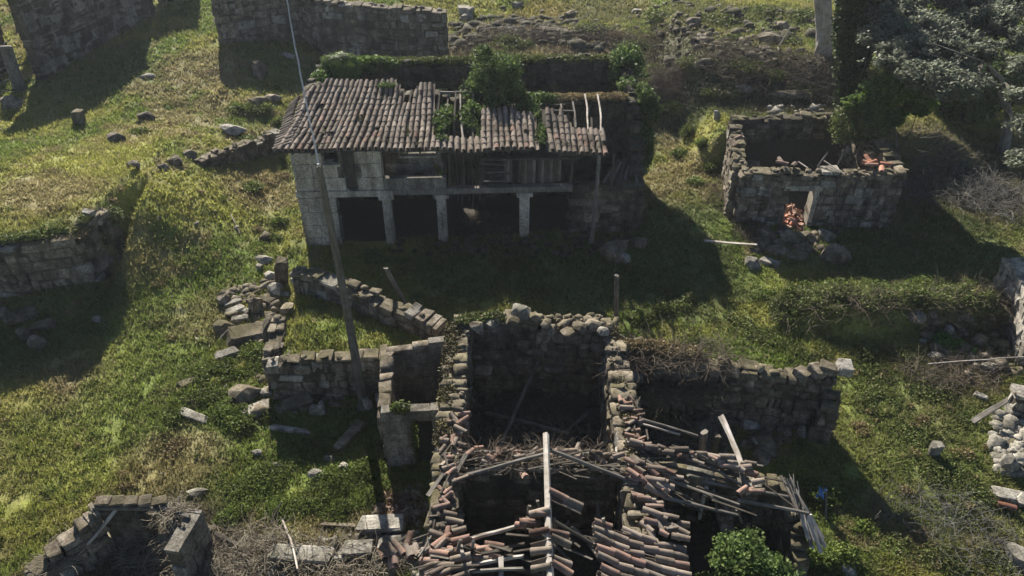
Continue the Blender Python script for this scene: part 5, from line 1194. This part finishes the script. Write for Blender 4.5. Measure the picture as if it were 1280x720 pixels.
for i, (u, v, rr, lab) in enumerate(((1235, 150, 2.2, 'dark evergreen mass behind the olive limb at the right edge'),)):
    q = P(u, v + 40) + Vector((0, 3.5, 0)); tree('dark_tree', lab, q, [q + Vector((0, 0, 2)), q + Vector((0, 0, 4.5))], [(q.x, q.y, q.z + 2.2, rr, rr * .8, 2.1), (q.x + 1.6, q.y, q.z + 2.6, rr * .9, rr * .7, 1.5), (q.x - 1.8, q.y + .5, q.z + 2.4, rr * .8, rr * .7, 1.5)], 9000, .16, 'ivy', 70 + i, gap=.15)
brush('dead_brush', [(P(1180, 235)[:2], 3.2, 2.2), (P(1240, 250)[:2], 2, 2)], 900, (.5, 1.8), .014, 'twig_grey', 'grey dead brush in the deep shade under the olive tree', seed=15, rise=.5)
brush('dead_brush', [(P(860, 70)[:2], 4.5, 1.8), (P(960, 85)[:2], 3.5, 2.2), (P(1020, 100)[:2], 2.2, 1.6), (P(780, 50)[:2], 3.0, 1.2), (P(900, 100)[:2], 3.0, 1.2)], 1500, (.5, 1.9), .014, 'twig', 'tangled dead brambles across the dark slope behind the house', seed=16, rise=.55, flat=.5)
brush('dead_brush', [(P(838, 108)[:2], 1.2, 1.3)], 1500, (.3, .9), .012, 'twig', 'rounded clump of dry brown brush right of the rear ivy', seed=17, rise=.9, flat=.4)
brush('dead_brush', [(P(640, 48)[:2], 4.5, 1.2)], 900, (.4, 1.3), .013, 'twig', 'dead stems growing among the stones behind the rear wall', seed=18, rise=.8, flat=.3)
brush('dead_brush', [(P(1190, 470)[:2], 1.8, .9), (P(1262, 385)[:2], 1.2, .8)], 900, (.4, 1.3), .011, 'twig', 'bare brambles around the rocks near the right edge', seed=19, rise=.4, flat=.3)
brush('dead_brush', [(P(1230, 690)[:2], 1.6, 1.1), (P(1160, 640)[:2], 1.8, .9)], 700, (.3, 1.0), .009, 'twig_grey', 'dry stems in the lower right grass', seed=20, rise=.5, flat=.1)
brush('dead_brush', [(P(910, 250)[:2], .8, 2.2), (P(935, 290)[:2], .7, 1.2)], 900, (.25, .8), .011, 'twig', 'dry stems along the lit strip left of the small ruin', seed=22, rise=.7, flat=.2)

def mounds(name, label, spots, n, size, mat, seed, cat='undergrowth', gap=.25, hh=.22):
    """low leafy growth hugging the ground; spots (u,v,r_metres[,height])"""
    L = []
    for s in spots:
        p = P(s[0], s[1]); h = s[3] if len(s) > 3 else hh; L.append((p.x, p.y, p.z + h * .15, s[2], s[2] * .8, h))
    o = foliage(name, L, n, size, mat, label=label, cat=cat, seed=seed, gap=gap, shell=.2); o['kind'] = 'stuff'; return o
mounds('brambles', 'thick green bramble bank across the right side of the yard', [(975 + 7.3 * i, 374 + 12 * (float(vn(i * .9, 3, 12)) - .5) + (8 if i % 3 == 0 else 0), .35 + .5 * float(vn(i * 1.7, 8, 2)), .15 + .6 * float(vn(i * 1.3, 5, 4))) for i in range(38)], 20000, .07, 'bramble', 81)
brush('dead_brush', [(P(1040, 385)[:2], 2.2, .8), (P(1110, 385)[:2], 1.8, .8), (P(1210, 375)[:2], 2.2, .7)], 420, (.5, 1.6), .011, 'twig', 'bare bramble canes arching out of the right hand bank', seed=52, rise=.6, flat=.4)
mounds('weeds', 'taller grass and weeds on the slope right of the yard', [(960, 370, .9, .3), (1010, 360, .8, .2), (1050, 362, 1.0, .2), (1100, 362, .9, .2), (1160, 358, 1.0, .25), (1220, 356, .9, .2), (985, 395, .8, .3)], 6000, .06, 'weed', 96)
mounds('weeds', 'green weeds below the bramble bank', [(870, 430, .8), (900, 400, .7), (930, 410, 1.0), (960, 425, 1.2), (1010, 440, 1.0), (850, 385, .6, .3), (860, 375, .4, .3), (1090, 440, .9), (1130, 450, .9)], 9000, .06, 'bramble', 82)
mounds('nettles', 'bright green nettle patch among rocks at the right', [(1178, 428, .5, .35), (1195, 436, .55, .3), (1208, 438, .3, .25)], 1500, .10, 'lush', 83, cat='nettles')
mounds('weeds', 'lush low weeds around the boulders below the rock pile', [(250, 470, .9), (280, 465, .9), (310, 460, .9), (255, 500, .9), (285, 515, .8), (320, 440, .7), (340, 460, .6), (340, 520, .5), (225, 520, .7), (300, 530, .6)], 15000, .055, 'weed', 84)
mounds('weeds', 'low green weeds between the hut and the farmhouse', [(300, 615, .8), (330, 600, .9), (370, 570, .9), (420, 600, .9), (460, 590, .7), (350, 640, .8), (280, 650, .6), (430, 640, .8), (470, 620, .6), (400, 560, .7), (300, 640, .5), (390, 625, .8), (470, 560, .4)], 22000, .045, 'weed', 85)
mounds('weeds', 'ferny growth along the right side of the wing', [(1010, 610, .5, .35), (1030, 625, .6, .4), (1050, 700, .6, .5), (1030, 705, .5, .5), (1000, 700, .6, .5), (1075, 660, .6)], 6000, .06, 'weed', 86)
mounds('weeds', 'mixed weeds over the lower right grass', [(1100, 500, 1.0), (1140, 540, 1.0), (1180, 590, 1.0), (1200, 650, .9), (1120, 690, .9), (1090, 470, .9), (1210, 520, .8), (1160, 490, .9), (1080, 600, .6), (1240, 700, .7), (1230, 620, .7), (1180, 700, .8)], 15000, .055, 'bramble', 87, hh=.16)
mounds('weeds', 'dark weeds on the slope between house and small ruin', [(865, 165, .7, .4), (850, 195, .7, .3), (845, 135, .9, .4), (880, 180, .5, .3), (890, 210, .5, .3), (870, 230, .6, .3), (905, 260, .5, .25), (925, 285, .4, .25), (940, 150, .6, .2), (970, 95, .8, .3), (915, 50, .8, .3)], 9000, .075, 'weed', 88)
mounds('scrub', 'patches of green scrub on the far rubble slope', [(790, 60, 1.4, .4), (830, 20, 1.6, .3), (900, 25, 1.6, .3), (960, 15, 1.6, .3), (870, 80, 1.2, .4), (930, 85, 1.4, .4), (1000, 55, 1.2, .4), (900, 115, 1.2, .3), (1000, 110, 1, .3), (640, 55, 1.6, .5), (740, 40, 1.5, .5), (1010, 20, 1.4, .3)], 12000, .1, 'bramble', 95)
_rw = random.Random(5)
mounds('weeds', 'tufts of taller weeds dotted over the whole left meadow', [(_rw.uniform(0, 330), _rw.uniform(190, 640), _rw.uniform(.12, .45), _rw.uniform(.06, .16)) for _ in range(60)], 5000, .045, 'weed', 97, gap=.35)
mounds('dry_weeds', 'straw coloured weed clumps dotted over both meadows', [(_rw.uniform(0, 330), _rw.uniform(60, 660), _rw.uniform(.12, .4), _rw.uniform(.08, .2)) for _ in range(60)] + [(_rw.uniform(1050, 1270), _rw.uniform(450, 715), _rw.uniform(.12, .4), _rw.uniform(.1, .25)) for _ in range(40)], 9000, .05, 'drygrass', 98, gap=.4)
mounds('bushes', 'low green bushes in the upper left grass', [(300, 138, .9, .35), (340, 105, .8, .25), (330, 140, .9, .4), (345, 155, .5, .3), (305, 175, .6, .2), (175, 165, .6, .15), (350, 280, .5, .3), (345, 300, .4, .3), (310, 235, .8, .2)], 8500, .07, 'weed', 89)
mounds('brambles', 'dark shaded undergrowth in front of the house and yard edge', [(640, 330, .9, .15), (800, 340, .9, .2), (800, 400, .7, .3), (830, 390, .6, .35), (540, 300, .5, .2), (620, 310, .6, .2)], 5000, .06, 'bramble', 90)
mounds('dry_grass', 'dry tan grass patches in the upper left meadow', [(90, 290, .7, .1), (60, 220, 1.0, .1), (260, 90, 1.0, .12), (350, 220, .6, .15), (335, 230, .5, .15), (220, 560, .8, .1), (640, 20, 1, .2), (770, 45, .8, .3), (220, 130, .9, .1)], 6500, .06, 'drygrass', 91, cat='grass')

# ================================================================== GROUND AND GRASS
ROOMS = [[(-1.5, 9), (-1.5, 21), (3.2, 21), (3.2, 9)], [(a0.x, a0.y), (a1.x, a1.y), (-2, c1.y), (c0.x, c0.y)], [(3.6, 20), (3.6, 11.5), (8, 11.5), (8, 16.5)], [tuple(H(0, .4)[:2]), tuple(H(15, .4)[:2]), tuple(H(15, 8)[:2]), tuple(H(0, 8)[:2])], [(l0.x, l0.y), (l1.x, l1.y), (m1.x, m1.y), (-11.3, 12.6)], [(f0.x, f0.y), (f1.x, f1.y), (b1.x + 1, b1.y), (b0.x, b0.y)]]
def gcol(x, y):
    n1 = fbm(x / 3.2, y / 3.2, 31, 4); n2 = fbm(x / .8, y / .8, 41, 4); n3 = fbm(x / 9, y / 9, 51, 3)
    lush = np.array([.135, .185, .038]); yel = np.array([.25, .255, .065]); dry = np.array([.25, .21, .11]); dark = np.array([.085, .11, .035])
    def mx(a, b, t): return a * (1 - t[:, None]) + b * t[:, None]
    c = mx(np.broadcast_to(lush, (len(x), 3)), yel, sm((n1 - .38) / .25))
    c = mx(c, dry, sm((n2 * .55 + n3 * .45 - .5) / .13) * .8)
    c = mx(c, dark, sm((.40 - n2) / .1) * .6)
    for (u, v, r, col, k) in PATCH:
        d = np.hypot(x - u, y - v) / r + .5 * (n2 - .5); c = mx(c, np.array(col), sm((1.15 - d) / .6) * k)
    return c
DR = (.27, .225, .12); BR = (.13, .105, .07); LU = (.185, .225, .055); YE = (.29, .295, .07); DK = (.075, .07, .045); SHADE_GREEN = (.085, .115, .04)  # last one: darker lush green, painting shade into the ground colour
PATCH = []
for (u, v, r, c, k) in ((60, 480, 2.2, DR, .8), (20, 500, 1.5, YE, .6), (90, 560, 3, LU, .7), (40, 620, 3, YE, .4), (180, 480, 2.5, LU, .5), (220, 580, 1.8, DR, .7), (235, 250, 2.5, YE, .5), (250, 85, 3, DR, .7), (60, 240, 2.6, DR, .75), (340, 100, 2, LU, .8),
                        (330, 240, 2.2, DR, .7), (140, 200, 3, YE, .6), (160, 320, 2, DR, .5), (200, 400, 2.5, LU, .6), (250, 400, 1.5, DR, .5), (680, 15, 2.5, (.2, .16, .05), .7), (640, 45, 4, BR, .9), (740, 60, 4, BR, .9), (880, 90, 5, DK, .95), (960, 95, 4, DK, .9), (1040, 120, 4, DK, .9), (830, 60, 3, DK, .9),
                        (1150, 240, 5, DK, .7), (1250, 220, 5, DK, .7), (1130, 600, 1.5, YE, .5), (1080, 530, 1.5, YE, .6), (1160, 520, 1.5, DR, .5), (1190, 480, 1.5, DR, .5), (1240, 660, 1.5, DR, .6), (1230, 430, 1.6, DK, .8), (1180, 410, 1.0, DK, .7), (1010, 588, .7, YE, .8), (420, 700, 2.2, DR, .7), (200, 710, 3, (.13, .11, .08), .9), (500, 640, 1, (.2, .11, .07), .8), (935, 350, 1.5, LU, .6), (880, 160, 1.5, YE, .7), (850, 250, 2.5, DK, .4), (600, 330, 3.5, SHADE_GREEN, .8), (720, 345, 3.5, SHADE_GREEN, .8), (840, 350, 3.5, SHADE_GREEN, .8), (820, 280, 3, SHADE_GREEN, .8), (1080, 310, 4, SHADE_GREEN, .8), (1180, 300, 4, SHADE_GREEN, .8), (60, 400, 3.2, SHADE_GREEN, .7), (1150, 500, 3, (.14, .17, .05), .6), (1100, 580, 3, (.14, .17, .05), .6), (1200, 600, 3, (.14, .17, .05), .6), (120, 90, 4, SHADE_GREEN, .6), (760, 15, 4, (.13, .125, .055), .8), (880, 15, 4, (.12, .125, .05), .8), (970, 25, 4, (.13, .15, .05), .8), (880, 120, 2.5, SHADE_GREEN, .6)):
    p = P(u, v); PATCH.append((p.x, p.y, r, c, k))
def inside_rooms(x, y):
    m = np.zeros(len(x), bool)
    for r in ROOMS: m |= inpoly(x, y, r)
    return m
def grid(name, x0, x1, y0, y1, st_):
    nx = int((x1 - x0) / st_) + 1; ny = int((y1 - y0) / st_) + 1
    X, Y = np.meshgrid(np.linspace(x0, x1, nx), np.linspace(y0, y1, ny)); return X, Y, nx, ny
X, Y, nx, ny = grid('g', -46, 44, 6, 84, .16)
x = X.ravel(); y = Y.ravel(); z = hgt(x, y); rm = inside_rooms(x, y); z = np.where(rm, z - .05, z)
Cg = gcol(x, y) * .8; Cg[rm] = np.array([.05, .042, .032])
i = np.arange(nx * ny).reshape(ny, nx); T = np.stack([i[:-1, :-1], i[:-1, 1:], i[1:, 1:], i[1:, :-1]], -1).reshape(-1, 4)
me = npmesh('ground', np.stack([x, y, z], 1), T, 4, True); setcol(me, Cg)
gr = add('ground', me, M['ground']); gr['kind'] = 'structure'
# the land round about, out to the horizon, a ring that joins the sheet's rim
e = []
for k in range(nx): e.append((X[0, k], Y[0, k]))
for k in range(1, ny): e.append((X[k, -1], Y[k, -1]))
for k in range(nx - 2, -1, -1): e.append((X[-1, k], Y[-1, k]))
for k in range(ny - 2, 0, -1): e.append((X[k, 0], Y[k, 0]))
e = np.array(e[::3]); ze_ = hgt(e[:, 0], e[:, 1]); cen = np.array([0, 45.0]); V = []; rings = [1.0, 1.2, 1.8, 3, 6, 14]
for q, k in enumerate(rings):
    pxy = cen + (e - cen) * k
    zz = ze_ - .02 if q == 0 else ze_ * (1 / k) + np.where(pxy[:, 1] > 84, (pxy[:, 1] - 84) * .12, 0) * (1 if k < 6 else .6) + 2 * (fbm(pxy[:, 0] / 20, pxy[:, 1] / 20, 5) - .5) - .3
    V.append(np.column_stack([pxy, zz]))
n = len(e); V = np.concatenate(V); T = []
for q in range(len(rings) - 1):
    a = np.arange(n); T.append(np.stack([q * n + a, q * n + (a + 1) % n, (q + 1) * n + (a + 1) % n, (q + 1) * n + a], 1)[:, ::-1])
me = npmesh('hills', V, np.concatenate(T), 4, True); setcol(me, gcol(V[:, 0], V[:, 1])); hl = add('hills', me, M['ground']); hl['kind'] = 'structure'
# grass blades
def wallclear(x, y):
    m = np.ones(len(x), bool)
    for a, b, hw in NOGRASS: m &= polyd(x, y, [a, b], False) > hw
    return m
N = 230000
y = 9 + 60 * rng.random(N * 2) ** 1.45; x = (rng.random(N * 2) * 2 - 1) * (y * .7 + 6.5)
dens = fbm(x / .5, y / .5, 71, 3)
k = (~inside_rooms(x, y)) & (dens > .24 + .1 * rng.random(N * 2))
x = x[k]; y = y[k]; k = wallclear(x, y); x = x[k]; y = y[k]
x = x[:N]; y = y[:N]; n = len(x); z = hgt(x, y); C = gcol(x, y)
lng = .6 + 1.2 * fbm(x / 1.3, y / 1.3, 77, 3)
B = 4; Vs = []; Cs = []
for b in range(B):
    ox = x + rng.normal(0, .05, n); oy = y + rng.normal(0, .05, n); oz = hgt(ox, oy, True) - .01 if b == 0 else z + rng.normal(0, .01, n) - .01
    an = rng.uniform(0, 6.283, n); h = rng.uniform(.04, .115, n) * lng * (1 + y / 60); wv = rng.uniform(.010, .022, n) * (1 + y / 45); le = rng.uniform(.3, 1.3, n)
    wx = np.cos(an) * wv; wy = np.sin(an) * wv; tx = -np.sin(an) * h * le; ty = np.cos(an) * h * le
    Vs += [np.stack([ox - wx, oy - wy, oz], 1), np.stack([ox + wx, oy + wy, oz], 1), np.stack([ox + tx, oy + ty, oz + h], 1)]
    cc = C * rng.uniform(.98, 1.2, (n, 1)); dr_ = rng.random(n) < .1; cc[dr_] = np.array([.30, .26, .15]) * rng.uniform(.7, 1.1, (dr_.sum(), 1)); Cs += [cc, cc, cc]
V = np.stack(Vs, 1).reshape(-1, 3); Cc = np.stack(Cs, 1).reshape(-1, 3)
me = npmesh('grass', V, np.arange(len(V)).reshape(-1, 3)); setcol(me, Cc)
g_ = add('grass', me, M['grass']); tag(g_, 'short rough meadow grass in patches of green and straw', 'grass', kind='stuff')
#@@HAZE@@
HAZE = True
if HAZE:
    bm = bmesh.new(); bmesh.ops.create_cube(bm, size=1); me = bpy.data.meshes.new('haze'); 
    for q in bm.verts: q.co = Vector((q.co.x * 110, q.co.y * 110 + 40, q.co.z * 31 + 9.5))
    bm.to_mesh(me); bm.free(); m = bpy.data.materials.new('thin_air'); m.use_nodes = True; nt = m.node_tree; nt.nodes.clear()
    pv = nt.nodes.new('ShaderNodeVolumePrincipled'); pv.inputs['Density'].default_value = .0003; pv.inputs['Color'].default_value = (.85, .92, 1, 1); pv.inputs['Anisotropy'].default_value = .3
    oo = nt.nodes.new('ShaderNodeOutputMaterial'); nt.links.new(pv.outputs[0], oo.inputs['Volume'])
    hzo = add('haze', me, m); hzo['kind'] = 'stuff'; hzo['label'] = 'thin pale haze in the air over the whole hamlet'
